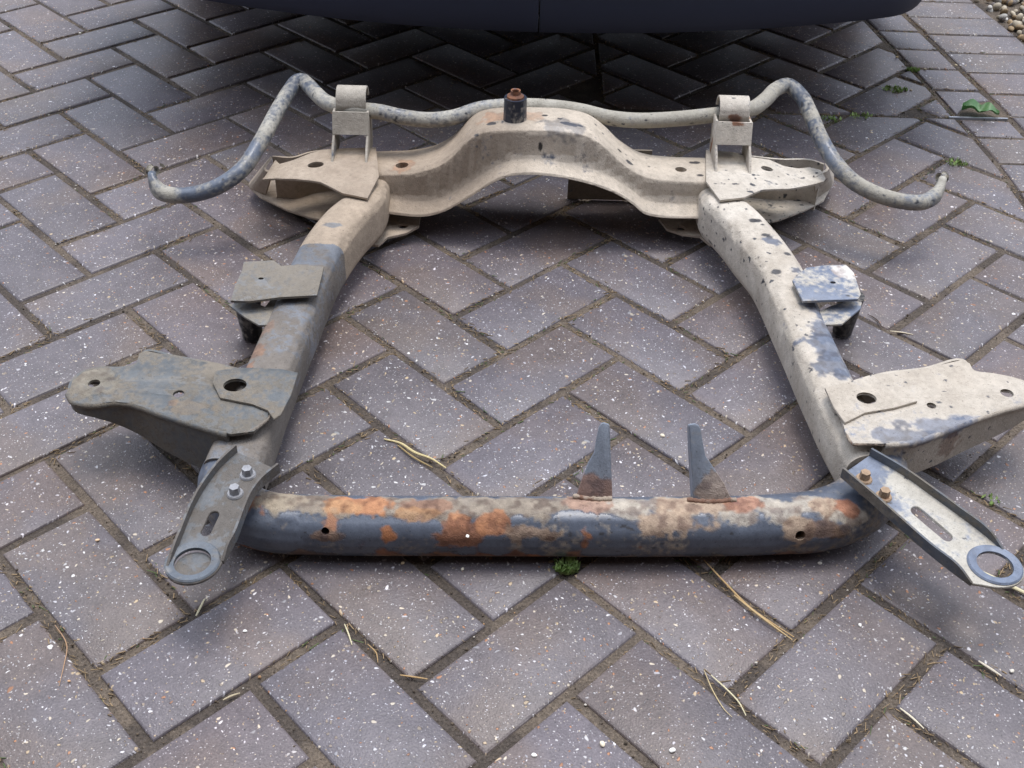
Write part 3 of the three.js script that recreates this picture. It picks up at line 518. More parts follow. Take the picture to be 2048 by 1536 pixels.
  metal('side_rail', sweep(into(railL, 0.003), { round: 0.55, seg: 6 }), { seed: 1, soft: 0.09, mud: (P, N) => P.z < zA ? 1.05 : P.z < zB && N.y > 0.2 ? 0.42 : 0.74, mudC: (P) => P.z < zA ? [0.335, 0.268, 0.20] : [0.165, 0.145, 0.125], paint: [0.09, 0.095, 0.105], faded: [0.17, 0.185, 0.21], fade: 1, paintKind: 2,
    spots: [{ p: at(505, 700, 0.082), r: 0.017, c: [0.30, 0.15, 0.08], k: 0.55 }, { p: at(486, 735, 0.08), r: 0.016, c: [0.32, 0.15, 0.08], k: 0.55 }, { p: at(530, 660, 0.08), r: 0.014, c: [0.28, 0.14, 0.08], k: 0.35 }, { p: at(665, 450, 0.093), r: 0.008, sx: 2, c: [0.14, 0.17, 0.2], k: 0.7, kind: 2 }] }, sub, { crease: 0.9 });
  metal('side_rail', sweep(into(railR, -0.003), { round: 0.55, seg: 6 }), { ...RIGHT, chips: 0.3, soft: 0.06, mud: 0.93, paint: [0.055, 0.068, 0.095], faded: [0.15, 0.175, 0.235], spots: [...[[1615, 560, 0.014, 1], [1640, 612, 0.021, 1], [1650, 655, 0.027, 1], [1655, 690, 0.027, 1.2], [1672, 725, 0.024, 1.1], [1650, 632, 0.012, 1], [1685, 745, 0.012, 1], [1545, 490, 0.013, 1], [1590, 545, 0.010, 1.3], [1715, 800, 0.012, 1]].map(([px, py, r, sx]) => ({ p: at(px, py, 0.085), r, sx, c: [0.115, 0.14, 0.195], k: 0.85, kind: 2 })),
    ...[[1440, 455, 0.005], [1512, 442, 0.0055], [1532, 470, 0.0035], [1482, 413, 0.0025], [1578, 505, 0.004], [1500, 425, 0.002], [1465, 470, 0.002], [1555, 540, 0.0055], [1560, 548, 0.004], [1470, 428, 0.0018], [1525, 450, 0.002]].map(([px, py, r]) => ({ p: at(px, py, 0.092), r, sx: 1.6, c: [0.05, 0.05, 0.055], kind: 2 }))] }, sub, { crease: 0.9 });

  // front tube, bent back at both corners
  { const T = [[470, 880, 0.076, 0.058, 0.058], [447, 930, 0.070, 0.060, 0.058], [472, 978, 0.064, 0.060, 0.058], [530, 1002, 0.0615, 0.059, 0.058], [640, 1008, 0.061, 0.059, 0.059], [850, 1010, 0.061, 0.059, 0.059], [1060, 1011, 0.061, 0.059, 0.059], [1300, 1012, 0.061, 0.059, 0.059], [1540, 1008, 0.061, 0.060, 0.059], [1660, 996, 0.063, 0.063, 0.060], [1735, 962, 0.067, 0.064, 0.060], [1768, 910, 0.072, 0.062, 0.060], [1762, 868, 0.076, 0.058, 0.058]];
    let g = sweep(T.map((k) => knot(...k)), { round: 0.92, seg: 8 });
    const h1 = at(655, 1054, 0.042), h2 = at(1597, 1066, 0.04);
    g = drill(g, [{ p: h1, dir: V(0, 0.5, 1), r: 0.0042, d: 0.03 }, { p: h2, dir: V(0, 0.5, 1), r: 0.0052, d: 0.03 }]);
    const sp = (px, py, h, r, sx, c, k = 0.95, kind = 0) => ({ p: at(px, py, h), r, sx, c, k, kind });
    const OR = [0.45, 0.21, 0.10], BR = [0.27, 0.12, 0.065], TAN = [0.42, 0.31, 0.22];
    const rr = rng(515), wild = Array.from({ length: 46 }, (_, i) => { const low = i % 2, a = rr() * 1.1; return sp(540 + 1160 * rr(), low ? 1096 + 14 * rr() : 1010 + 75 * rr(), low ? 0.010 : 0.045, 0.006 + 0.010 * rr() * rr(), 1.2 + 2.2 * rr(), [[0.24, 0.155, 0.10], [0.19, 0.12, 0.085], [0.30, 0.21, 0.145], [0.27, 0.23, 0.18], [0.04, 0.046, 0.06]][Math.floor(rr() * 5)], 0.55 + 0.4 * rr()); });
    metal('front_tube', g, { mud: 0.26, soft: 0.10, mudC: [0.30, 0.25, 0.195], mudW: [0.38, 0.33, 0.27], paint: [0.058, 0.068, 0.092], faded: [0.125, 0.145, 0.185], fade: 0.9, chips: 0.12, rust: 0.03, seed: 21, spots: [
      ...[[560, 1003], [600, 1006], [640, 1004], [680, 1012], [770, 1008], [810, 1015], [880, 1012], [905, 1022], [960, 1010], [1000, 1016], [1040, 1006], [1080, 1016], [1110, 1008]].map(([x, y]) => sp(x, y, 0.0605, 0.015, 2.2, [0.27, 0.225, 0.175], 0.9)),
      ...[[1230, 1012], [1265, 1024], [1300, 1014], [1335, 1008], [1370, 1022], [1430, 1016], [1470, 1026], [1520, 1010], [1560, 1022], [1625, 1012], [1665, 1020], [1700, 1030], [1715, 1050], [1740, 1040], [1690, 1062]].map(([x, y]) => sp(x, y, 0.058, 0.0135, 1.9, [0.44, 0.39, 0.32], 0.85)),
      
      sp(725, 1002, 0.064, 0.017, 2.0, OR), sp(690, 1010, 0.063, 0.011, 2, [0.42, 0.24, 0.12], 0.7), sp(850, 1005, 0.065, 0.012, 2.6, BR, 0.6), sp(830, 1028, 0.06, 0.010, 2.4, [0.40, 0.22, 0.1], 0.7), sp(920, 1045, 0.056, 0.013, 1, OR, 0.9), sp(925, 1068, 0.045, 0.019, 1.4, BR), sp(985, 1050, 0.052, 0.014, 1.4, [0.40, 0.18, 0.085], 0.9), sp(665, 1052, 0.048, 0.011, 1, [0.40, 0.19, 0.1], 0.85),
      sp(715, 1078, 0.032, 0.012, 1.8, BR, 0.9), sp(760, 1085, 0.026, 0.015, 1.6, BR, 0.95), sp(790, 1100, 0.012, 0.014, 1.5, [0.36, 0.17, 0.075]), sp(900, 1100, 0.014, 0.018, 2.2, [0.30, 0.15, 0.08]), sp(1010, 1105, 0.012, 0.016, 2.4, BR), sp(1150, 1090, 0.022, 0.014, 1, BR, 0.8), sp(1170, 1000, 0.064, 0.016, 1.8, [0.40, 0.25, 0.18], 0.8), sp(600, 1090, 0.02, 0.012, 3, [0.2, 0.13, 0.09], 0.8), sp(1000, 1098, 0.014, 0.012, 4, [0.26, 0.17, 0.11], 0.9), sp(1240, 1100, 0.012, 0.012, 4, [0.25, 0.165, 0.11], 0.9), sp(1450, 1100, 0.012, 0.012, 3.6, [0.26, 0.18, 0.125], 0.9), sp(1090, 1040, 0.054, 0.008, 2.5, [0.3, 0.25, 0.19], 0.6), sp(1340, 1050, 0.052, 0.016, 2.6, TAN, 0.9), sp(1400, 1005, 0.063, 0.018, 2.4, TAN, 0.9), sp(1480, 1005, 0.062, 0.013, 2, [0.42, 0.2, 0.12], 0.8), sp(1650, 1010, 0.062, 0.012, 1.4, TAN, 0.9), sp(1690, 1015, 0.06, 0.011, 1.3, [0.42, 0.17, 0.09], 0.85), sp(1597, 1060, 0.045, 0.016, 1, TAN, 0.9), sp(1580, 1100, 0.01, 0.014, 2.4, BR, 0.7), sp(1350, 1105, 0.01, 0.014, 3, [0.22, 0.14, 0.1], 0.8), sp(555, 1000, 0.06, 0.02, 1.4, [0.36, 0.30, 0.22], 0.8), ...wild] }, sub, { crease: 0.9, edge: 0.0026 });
  }
  // two lugs standing on the front tube
  const lug = (outer, xb, xt, o) => {
    const z = -0.822, AL = 0.42, K = Math.tan(AL), Y0 = 0.055;                       // leaning back a little
    const on = ([px, py]) => { const d = ray(px, py), t = (z - K * (CAM_H - Y0)) / (d.z + K * d.y); return new THREE.Vector2(d.x * t, (CAM_H + d.y * t - Y0) / Math.cos(AL)); };
    const f = outer.map(on), ib = on([xb, 1003]), it = on([xt, 850]), topS = it.y;
    const g = new THREE.ExtrudeGeometry(new THREE.Shape([...f, it, ib]), { depth: 0.0024, bevelEnabled: true, bevelThickness: 0.001, bevelSize: 0.0008, bevelSegments: 2 }); g.translate(0, 0, -0.002); g.rotateX(-AL); g.translate(0, Y0, z);
    const m = metal('lug', strip(g), o, sub); let w = refine(zy([[0.0005, -0.012], [-0.022, -0.012], [-0.020, topS * 0.6], [-0.015, topS - 0.006], [-0.008, topS - 0.0015], [0.0005, topS - 0.001]], -0.0016, 0.0016), 0.02);
    const q = w.attributes.position; for (let i = 0; i < q.count; i++) q.setX(i, q.getX(i) + lerp(ib.x, it.x, (q.getY(i) - ib.y) / (it.y - ib.y))); w.rotateX(-AL); w.translate(0, Y0, z);
    metal('web', w, o, m, { crease: 0.5 });
  };
  const LG = { soft: 0.12, mud: 0.2, mudC: [0.30, 0.26, 0.22], mudW: MUD, paint: [0.17, 0.20, 0.25], faded: [0.27, 0.305, 0.36], fade: 1, paintKind: 2 };  // faded paint set lighter here, sky light on the lugs put into the colour
  lug([[1150, 1003], [1165, 960], [1178, 926], [1190, 905], [1194, 880], [1199, 856], [1203, 849], [1208, 847]], 1222, 1216, { ...LG, seed: 23, spots: [{ p: at(1185, 985, 0.066), r: 0.018, sx: 2.2, c: [0.30, 0.17, 0.12], k: 0.8 }] });
  lug([[1464, 1003], [1447, 968], [1427, 938], [1409, 912], [1403, 880], [1400, 860], [1396, 852], [1390, 849]], 1390, 1381, { ...LG, seed: 24, spots: [{ p: atZ(1440, 975, -0.83), r: 0.022, sx: 1.4, c: [0.42, 0.33, 0.26], k: 0.8 }] });

  // outrigger brackets towards the wheels
  const outrig = (o, main, holes, saddle, sHoles, top, drops, rear, rearDrop) => {
    const H = 0.089;
    const b = metal('outrigger', plate(main, H, 0.004, { holes, bevel: 0.0013 }), o, sub);
    metal('saddle_plate', plate(saddle, H + 0.0034, 0.0034, { holes: sHoles, bend: (x, z) => 0 }), { ...o, seed: o.seed + 40 }, b);
    const tp = top.map(([x, y]) => at(x, y, H - 0.002));
    metal('skirt', sheet(tp, tp.map((p, i) => V(p.x, Math.max(0.004, H - 0.002 - drops[i]), p.z)), 0.0035), { ...o, seed: o.seed + 41 }, b);
    metal('rolled_edge', sweep(tp.map((p) => ({ p: V(p.x, H - 0.0042, p.z), w: 0.0085, h: 0.0085 })), { round: 1, step: 0.004, seg: 4 }), { ...o, seed: o.seed + 43 }, b, { crease: 4 });
    const rp = rear.map(([x, y]) => at(x, y, H - 0.002));
    metal('skirt', sheet(rp, rp.map((p, i) => V(p.x, Math.max(0.004, H - 0.002 - rearDrop[i]), p.z)), 0.0035), { ...o, seed: o.seed + 42 }, b);
  };
  outrig({ soft: 0.12, mud: 0.52, mudC: [0.165, 0.148, 0.122], mudW: [0.23, 0.195, 0.15], paint: [0.062, 0.070, 0.076], faded: [0.115, 0.125, 0.13], fade: 1, paintKind: 2, seed: 30, spots: [{ p: at(195, 765, 0.089), r: 0.03, c: [0.25, 0.22, 0.17], k: 0.7 }, { p: at(345, 807, 0.089), r: 0.006, c: [0.3, 0.17, 0.09], k: 0.4 }, { p: at(380, 815, 0.089), r: 0.013, sx: 2, c: [0.26, 0.19, 0.12], k: 0.3 }] },
    [[505, 745], [430, 727], [350, 712], [292, 701], [278, 706], [272, 728], [240, 735], [200, 735], [166, 743], [144, 762], [137, 786], [148, 802], [185, 808], [228, 803], [262, 806], [330, 829], [400, 851], [462, 868], [508, 862], [536, 838], [540, 800], [530, 760]], [{ p: [470, 770], rx: 0.0135, rz: 0.012 }, { p: [357, 787], rx: 0.0058 }, { p: [188, 766], rx: 0.0062 }],
    [[470, 735], [520, 735], [565, 738], [596, 745], [582, 790], [562, 828], [548, 838], [535, 820], [505, 808], [440, 795], [425, 765], [430, 742]], [{ p: [470, 770], rx: 0.0132, rz: 0.0118 }],
    [[137, 786], [148, 802], [185, 808], [228, 803], [262, 806], [330, 829], [400, 851], [455, 867]], [0.010, 0.014, 0.018, 0.032, 0.042, 0.056, 0.062, 0.05], [[137, 784], [144, 762], [166, 743], [200, 735], [240, 735], [272, 728], [292, 701], [350, 712], [430, 727], [500, 744]], [0.010, 0.014, 0.018, 0.024, 0.03, 0.03, 0.034, 0.04, 0.04, 0.04]);
  outrig({ mud: 0.90, mudC: [0.43, 0.375, 0.305], mudW: [0.50, 0.45, 0.38], soft: 0.09, paint: [0.07, 0.085, 0.12], faded: [0.17, 0.20, 0.27], fade: 1, chips: 0.08, seed: 31, spots: [{ p: at(1900, 850, 0.089), r: 0.016, sx: 4, c: [0.12, 0.145, 0.205], k: 0.75, kind: 2 }, { p: at(1800, 872, 0.089), r: 0.014, sx: 3.2, c: [0.12, 0.145, 0.205], k: 0.75, kind: 2 }, { p: at(1905, 903, 0.06), r: 0.02, c: [0.22, 0.12, 0.08], k: 0.5 }] },
    [[1672, 800], [1700, 770], [1760, 748], [1850, 736], [1924, 719], [1940, 726], [1948, 742], [1985, 748], [2030, 757], [2068, 772], [2080, 788], [2068, 800], [2045, 808], [2000, 820], [1950, 837], [1880, 864], [1830, 882], [1765, 887], [1706, 886], [1690, 862]], [{ p: [1733, 796], rx: 0.0118, rz: 0.0108 }, { p: [1863, 811], rx: 0.006 }, { p: [2014, 786], rx: 0.008 }],
    [[1650, 775], [1690, 765], [1745, 748], [1790, 790], [1835, 802], [1790, 815], [1730, 825], [1690, 845], [1668, 815]], [{ p: [1733, 796], rx: 0.0115, rz: 0.0105 }],
    [[2080, 788], [2068, 800], [2045, 808], [2000, 820], [1950, 837], [1880, 864], [1830, 882], [1770, 887]], [0.016, 0.022, 0.030, 0.040, 0.045, 0.050, 0.046, 0.03], [[2080, 786], [2068, 772], [2030, 757], [1985, 748], [1948, 742], [1924, 719], [1850, 736], [1760, 748], [1705, 770]], [0.014, 0.018, 0.02, 0.024, 0.026, 0.03, 0.034, 0.04, 0.04]);

  // mounts half way along the rails
  const mount = (o, top, hole, low, tilt, c) => {
    const m = metal('mount_bracket', plate(top, 0.098, 0.0035, { holes: [hole] }), o, sub);
    metal('lower_flange', plate(low, 0.082, 0.0032, { bend: tilt }), { ...o, seed: o.seed + 50 }, m);
    const g = at(c[0], c[1], 0.004); metal('rubber_mount', cyl(0.017, 0.0125, 0.058, g.x, 0.033, g.z, 28), { mud: 0.4, mudC: [0.06, 0.055, 0.05], paint: [0.012, 0.012, 0.013], faded: [0.022, 0.022, 0.024], paintKind: 2, seed: o.seed + 51 }, m, { crease: 0.8 });
  };
  mount({ soft: 0.12, mud: 0.66, mudC: [0.21, 0.185, 0.15], mudW: [0.28, 0.25, 0.20], paint: [0.095, 0.10, 0.108], faded: [0.155, 0.165, 0.175], fade: 1, paintKind: 2, seed: 32 },
    [[487, 523], [548, 520], [562, 531], [600, 529], [648, 533], [634, 590], [560, 594], [500, 602], [461, 601], [470, 570], [484, 540]], { p: [522, 557], rx: 0.004, rz: 0.003 }, [[455, 608], [505, 603], [530, 613], [542, 598], [606, 600], [585, 645], [560, 648], [518, 650], [490, 634]], () => 0, [505, 672]);
  mount({ mud: 0.46, mudC: [0.50, 0.46, 0.39], mudW: [0.66, 0.63, 0.57], paint: [0.085, 0.105, 0.15], faded: [0.19, 0.225, 0.30], fade: 1, paintKind: 2, chips: 0.1, seed: 33, spots: [{ p: at(1685, 545, 0.098), r: 0.018, c: [0.70, 0.67, 0.62] }] },
    [[1585, 560], [1612, 535], [1648, 530], [1692, 529], [1708, 545], [1722, 588], [1716, 598], [1650, 600], [1606, 602]], { p: [1666, 565], rx: 0.0042, rz: 0.0035 }, [[1616, 646], [1622, 630], [1660, 612], [1700, 600], [1724, 604], [1722, 616], [1684, 648], [1640, 650]], () => 0, [1684, 664]);

  // pressed arms bolted on at the front corners: channels open upwards, with a ring at the end
  const arm = (o, Ledge, Redge, ring, slot, bolts, boltO, Hh) => {
    const drop = (p) => Hh - 0.010 * smooth(0, 1, (p.z - bend0) / (bend1 - bend0)), mid0 = at(...Ledge[0], Hh), rc = at(...ring, Hh - 0.01), bend0 = mid0.z, bend1 = rc.z;
    const R = 0.0265, base = [...Ledge, ...Redge.slice().reverse()].map(([x, y]) => at(x, y, Hh));
    // outline with a round end about the ring centre
    const el = at(...Ledge[Ledge.length - 1], Hh), er = at(...Redge[Redge.length - 1], Hh); const a0 = Math.atan2(-(el.z - rc.z), el.x - rc.x), a1 = Math.atan2(-(er.z - rc.z), er.x - rc.x);
    const pts = Ledge.map(([x, y]) => { const p = at(x, y, Hh); return new THREE.Vector2(p.x, -p.z); }); let d = a1 - a0; while (d < 0) d += Math.PI * 2;
    const r0 = Math.hypot(el.x - rc.x, el.z - rc.z), r1 = Math.hypot(er.x - rc.x, er.z - rc.z); for (let i = 1; i < 16; i++) { const a = a0 + d * i / 16, e = Math.sin(Math.PI * i / 16) ** 0.5, q = lerp(lerp(r0, r1, i / 16), R, e); pts.push(new THREE.Vector2(rc.x + q * Math.cos(a), -rc.z + q * Math.sin(a))); }
    Redge.slice().reverse().forEach(([x, y]) => { const p = at(x, y, Hh); pts.push(new THREE.Vector2(p.x, -p.z)); });
    const sh = new THREE.Shape(pts), ho = new THREE.Path(); ho.absarc(rc.x, -rc.z, o.hole, 0, 6.2832, true); sh.holes.push(ho);
    const s0 = at(...slot[0], Hh - 0.004), s1 = at(...slot[1], Hh - 0.006), sa = Math.atan2(-(s1.z - s0.z), s1.x - s0.x), sl = new THREE.Path();
    for (let i = 0; i <= 10; i++) { const a = sa + Math.PI / 2 + Math.PI * i / 10; const q = [s0.x + slot[2] * Math.cos(a), -s0.z + slot[2] * Math.sin(a)]; i ? sl.lineTo(...q) : sl.moveTo(...q); }
    for (let i = 0; i <= 10; i++) { const a = sa - Math.PI / 2 + Math.PI * i / 10; sl.lineTo(s1.x + slot[2] * Math.cos(a), -s1.z + slot[2] * Math.sin(a)); }
    sh.holes.push(sl);
    const g = new THREE.ExtrudeGeometry(sh, { depth: 0.002, bevelEnabled: true, bevelThickness: 0.0006, bevelSize: 0.0005, bevelOffset: -0.0005, bevelSegments: 1, curveSegments: 20 }); g.rotateX(-Math.PI / 2); strip(g);
    const m = metal('support_arm', bent(g, (x, z) => drop({ z })), o, sub);
    for (const e of [Ledge, Redge]) { const b = e.map(([x, y]) => { const p = at(x, y, Hh); p.y = drop(p) - 0.0004; return p; }); metal('flange', sheet(b.map((p, i) => V(p.x, p.y + (i === b.length - 1 ? 0.004 : 0.0125), p.z)), b, 0.0024), o.edge ?? { ...o, seed: o.seed + 60 }, m); }
    const y = drop(rc) + 0.0026, rg = new THREE.LatheGeometry([[o.hole, -0.002], [o.hole, 0.0012], [o.hole + 0.002, 0.0022], [0.0240, 0.0022], [0.0255, 0.0008], [0.0255, -0.002]].map((q) => new THREE.Vector2(...q)), 40); rg.translate(rc.x, y, rc.z);
    metal('ring', strip(rg.toNonIndexed()), o.ring ?? o, m, { crease: 0.5 });
    if (o.cup) metal('cup', cyl(o.hole, o.hole, 0.002, rc.x, y - 0.006, rc.z), { ...o, seed: 70 }, m);
    for (const [bx, by] of bolts) { const p = at(bx, by, Hh + 0.012), yy = drop(p) + 0.0026; const w = metal('bolt', (() => { const h = new THREE.CylinderGeometry(0.0050, 0.0054, 0.008, 6); h.rotateY(bx); h.translate(p.x, yy + 0.0055, p.z); return strip(h.toNonIndexed()); })(), boltO, m, { crease: 0.4, edge: 0.002 }); metal('washer', cyl(0.0074, 0.0084, 0.0018, p.x, yy + 0.0008, p.z), boltO, w, { crease: 0.6, edge: 0.003 }); }
  };
  arm({ mud: 0.66, mudC: [0.125, 0.112, 0.1], mudW: [0.165, 0.148, 0.128], paint: [0.075, 0.08, 0.085], faded: [0.12, 0.13, 0.14], fade: 1, paintKind: 2, seed: 34, hole: 0.017, cup: true, ring: { mud: 0.2, mudC: [0.13, 0.118, 0.105], paint: [0.09, 0.105, 0.125], faded: [0.15, 0.175, 0.205], fade: 1, paintKind: 2, seed: 36 } },
    [[474, 907], [438, 940], [405, 980], [383, 1015], [362, 1060], [345, 1100], [330, 1128]], [[558, 943], [525, 968], [502, 995], [487, 1025], [470, 1065], [455, 1092], [443, 1112]], [386, 1128], [[428, 1030], [412, 1064], 0.0048], [[493, 934], [467, 968]], { mud: 0.1, mudC: DUST, paint: [0.22, 0.22, 0.235], faded: [0.42, 0.43, 0.45], fade: 1, paintKind: 2, seed: 37 }, 0.083);
  arm({ mud: (P) => 0.22 + 0.62 * smooth(0.365, 0.395, P.x), mudC: [0.46, 0.43, 0.37], mudW: [0.66, 0.64, 0.58], paint: [0.10, 0.12, 0.16], faded: [0.19, 0.22, 0.285], fade: 1, paintKind: 2, chips: 0.15, seed: 35, hole: 0.0168, edge: { mud: 0.45, mudC: [0.11, 0.095, 0.08], mudW: [0.2, 0.18, 0.15], paint: [0.045, 0.05, 0.06], faded: [0.12, 0.135, 0.16], fade: 0.8, paintKind: 2, seed: 95 }, ring: { mud: 0.05, paint: [0.12, 0.145, 0.2], faded: [0.2, 0.24, 0.32], fade: 1, paintKind: 2, seed: 38 } },
    [[1682, 953], [1740, 998], [1800, 1044], [1860, 1090], [1915, 1132], [1948, 1156]], [[1738, 914], [1800, 950], [1860, 990], [1920, 1028], [1975, 1064], [2012, 1092]], [1988, 1134], [[1832, 1026], [1893, 1074], 0.0056], [[1732, 944], [1772, 977]], { mud: 0.6, mudC: [0.36, 0.25, 0.16], mudW: [0.46, 0.36, 0.26], paint: RUSTB, faded: RUST, fade: 0.6, paintKind: 0, seed: 39 }, 0.083);
  const weld = (pts, r, o, parent = sub) => { const cv = new THREE.CatmullRomCurve3(pts, false, 'centripetal'), n = Math.max(10, Math.round(cv.getLength() / 0.0016)), g = new THREE.TubeGeometry(cv, n, r, 8, false), q = g.attributes.position; for (let i = 0; i < q.count; i++) { const k = Math.floor(i / 9), c = cv.getPointAt(clamp(k / n)), f = 0.75 + 0.35 * Math.abs(Math.sin(k * 0.85)) + 0.45 * (noise3(q.getX(i) * 300, q.getY(i) * 300, q.getZ(i) * 300) - 0.5); q.setXYZ(i, lerp(c.x, q.getX(i), f), lerp(c.y, q.getY(i), f), lerp(c.z, q.getZ(i), f)); } metal('weld_bead', strip(g.toNonIndexed()), o, parent, { crease: 4, edge: 0.004 }); };
  const WB = { mud: 0.5, mudC: [0.32, 0.25, 0.19], mudW: [0.44, 0.37, 0.29], paint: RUSTB, faded: [0.2, 0.12, 0.08], fade: 0.6, paintKind: 0, seed: 80 };
  weld([at(1146, 992, 0.060), at(1180, 998, 0.0605), at(1224, 998, 0.0605)], 0.0028, WB); weld([at(1374, 1000, 0.0605), at(1420, 1004, 0.0605), at(1472, 1000, 0.0605)], 0.0028, WB);
  const WL = { ...WB, paint: [0.12, 0.10, 0.085], faded: [0.18, 0.16, 0.135], mudC: [0.2, 0.17, 0.14], mudW: [0.26, 0.22, 0.18] };
  weld([[463, 868, 0.086], [500, 863, 0.0875], [532, 842, 0.0875], [545, 826, 0.086]].map((p) => at(...p)), 0.0019, WL);
  weld([[1692, 862, 0.087], [1706, 887, 0.0865], [1740, 888, 0.0868], [1768, 889, 0.086]].map((p) => at(...p)), 0.0019, WB);
  console.log('subframe triangles', metal.total);
}


// ------------------------------------------------------------------ unseen wall added behind the camera to keep low sky off the drive
{
  const g = new THREE.BoxGeometry(16, 3.6, 0.3); g.translate(0, 1.8, 0.75);
  const uv = g.attributes.uv; for (let i = 0; i < uv.count; i++) uv.setXY(i, uv.getX(i) * 28, uv.getY(i) * 11);
  const h = thing('sky_blocker', 'dark brown garage behind the camera, unseen, added to block low sky', 'blocker');
  part('wall', g, std({ map: ST.map, color: lin(0.95, 0.8, 0.75), roughness: 0.95 }), h);
}
// ------------------------------------------------------------------ the parked car
{
  const car = thing('parked_car', 'dark navy car parked over the paving, low front bumper lip showing', 'car', [0, 0, 0]);
  const paint = new THREE.MeshPhysicalMaterial({ color: lin(0.006, 0.009, 0.024), roughness: 0.35, clearcoat: 0.6, clearcoatRoughness: 0.12 });
  const plastic = std({ color: lin(0.016, 0.021, 0.044), roughness: 0.6, bumpMap: bumpN, bumpScale: 0.0003 }), black = std({ color: lin(0.012, 0.012, 0.013), roughness: 0.85 });
  const CX = 0.035, BX = 0.01;
  const plan = (half, nose, corner, halfL = half + 0.05) => { const o = []; const pts = []; // plan curve, left to right
    const endL = halfL - corner * 0.75, endR = half - corner * 0.75; for (let i = 0; i <= 48; i++) { const d = lerp(-endL, endR, i / 48); pts.push([d, nose - 0.33 * d * d]); }
    const round = (e, sg) => { const arc = []; for (let k = 1; k <= 8; k++) { const a = k / 8 * 1.25; arc.push([e[0] + sg * corner * 0.8 * Math.sin(a), e[1] - corner * 1.3 * (1 - Math.cos(a)) - 0.22 * corner * Math.sin(a) * 1.4]); } const last = arc[arc.length - 1]; arc.push([last[0] + sg * 0.02, last[1] - 0.12], [last[0] + sg * 0.03, last[1] - 0.28]); return arc; };
    return [...round(pts[0], -1).reverse(), ...pts, ...round(pts[pts.length - 1], 1)].map(([d, z]) => [CX + d, z]); };
  const along = (curve, profile, from = 0, to = 1) => { // closed profile (out, y) swept along a plan curve
    const n = curve.length, rows = [];
    for (let i = 0; i < n; i++) { const a = curve[Math.max(0, i - 1)], b = curve[Math.min(n - 1, i + 1)], tx = b[0] - a[0], tz = b[1] - a[1], l = Math.hypot(tx, tz), nx = -tz / l, nz = tx / l; rows.push(profile.map(([o, y]) => [curve[i][0] + nx * o, y, curve[i][1] + nz * o])); }
    const M = profile.length, pos = rows.flat(2), idx = []; for (let i = 0; i < n - 1; i++) for (let k = 0; k < M; k++) { const a = i * M + k, b = i * M + (k + 1) % M; idx.push(a, a + M, b, b, a + M, b + M); }
    for (const e of [0, n - 1]) for (let k = 1; k < M - 1; k++) e ? idx.push(e * M, e * M + k + 1, e * M + k) : idx.push(0, k, k + 1);
    const g = new THREE.BufferGeometry(); g.setAttribute('position', new THREE.Float32BufferAttribute(pos, 3)); g.setIndex(idx); orient(g); return toCreasedNormals(g.toNonIndexed(), 0.6);
  };
  const lipPlan = plan(0.665, -1.742, 0.13), mid = at(1077, 70, 0.19).x;
  const lipProfile = [[-0.03, 0.192], [-0.002, 0.188], [0.008, 0.192], [0.013, 0.204], [0.012, 0.236], [0.006, 0.246], [-0.012, 0.249], [-0.03, 0.247]];
  const cut = (c, keepLeft) => { const out = []; for (let i = 0; i < c.length; i++) { const p = c[i]; if (keepLeft ? p[0] < mid - 0.0012 : p[0] > mid + 0.0012) out.push(p); } const z = -1.742 - 0.33 * (mid - CX) ** 2; keepLeft ? out.push([mid - 0.0012, z]) : out.unshift([mid + 0.0012, z]); return out; };
  const bumper = part('front_bumper', along(plan(0.76, -1.735, 0.16), [[-0.05, 0.235], [-0.016, 0.252], [-0.016, 0.268], [0.012, 0.280], [0.036, 0.32], [0.045, 0.40], [0.04, 0.49], [0.015, 0.545], [-0.05, 0.56]]), paint, car);
  part('bumper_lip', along(cut(lipPlan, true), lipProfile), plastic, bumper); part('bumper_lip', along(cut(lipPlan, false), lipProfile), plastic, bumper);
  part('undertray', (() => { const g = new THREE.BoxGeometry(1.42, 0.02, 3.2); g.translate(BX, 0.20, -3.58); return g; })(), black, car);
  { const p = plan(0.62, -1.80, 0.13).map(([x, z]) => new THREE.Vector2(x, -z)); p.push(new THREE.Vector2(p[p.length - 1].x, 2.4), new THREE.Vector2(p[0].x, 2.4)); const g = new THREE.ExtrudeGeometry(new THREE.Shape(p), { depth: 0.01, bevelEnabled: false }); g.rotateX(-Math.PI / 2); g.translate(0, 0.236, 0); part('splash_guard', g, black, car); }
  for (const e of [-1, 1]) { const g = new THREE.BoxGeometry(0.05, 0.18, 3.3); g.translate(BX + e * 0.64, 0.215, -3.75); part('added_sill', g, paint, car); }  // unseen strips added low and inboard to keep side light from under the car
  const side = [[-1.84, 0.30], [-1.80, 0.50], [-1.86, 0.60], [-2.10, 0.72], [-2.75, 0.86], [-3.15, 1.22], [-3.45, 1.37], [-4.3, 1.41], [-5.1, 1.30], [-5.55, 0.95], [-5.62, 0.50], [-5.5, 0.27], [-1.95, 0.27]];
  { const sh = new THREE.Shape(new THREE.SplineCurve(side.map(([z, y]) => new THREE.Vector2(-z, y))).getPoints(90)); const g = new THREE.ExtrudeGeometry(sh, { depth: 1.46, bevelEnabled: true, bevelThickness: 0.07, bevelSize: 0.07, bevelOffset: -0.07, bevelSegments: 5 }); g.rotateY(Math.PI / 2); g.translate(BX - 0.73, 0, 0); part('body', g, paint, car); }
  const glass = std({ color: lin(0.02, 0.023, 0.026), roughness: 0.08 });
  { const g = new THREE.BoxGeometry(1.3, 0.012, 0.50); g.rotateX(0.74); g.translate(BX, 1.085, -2.965); part('windscreen', g, glass, car); }
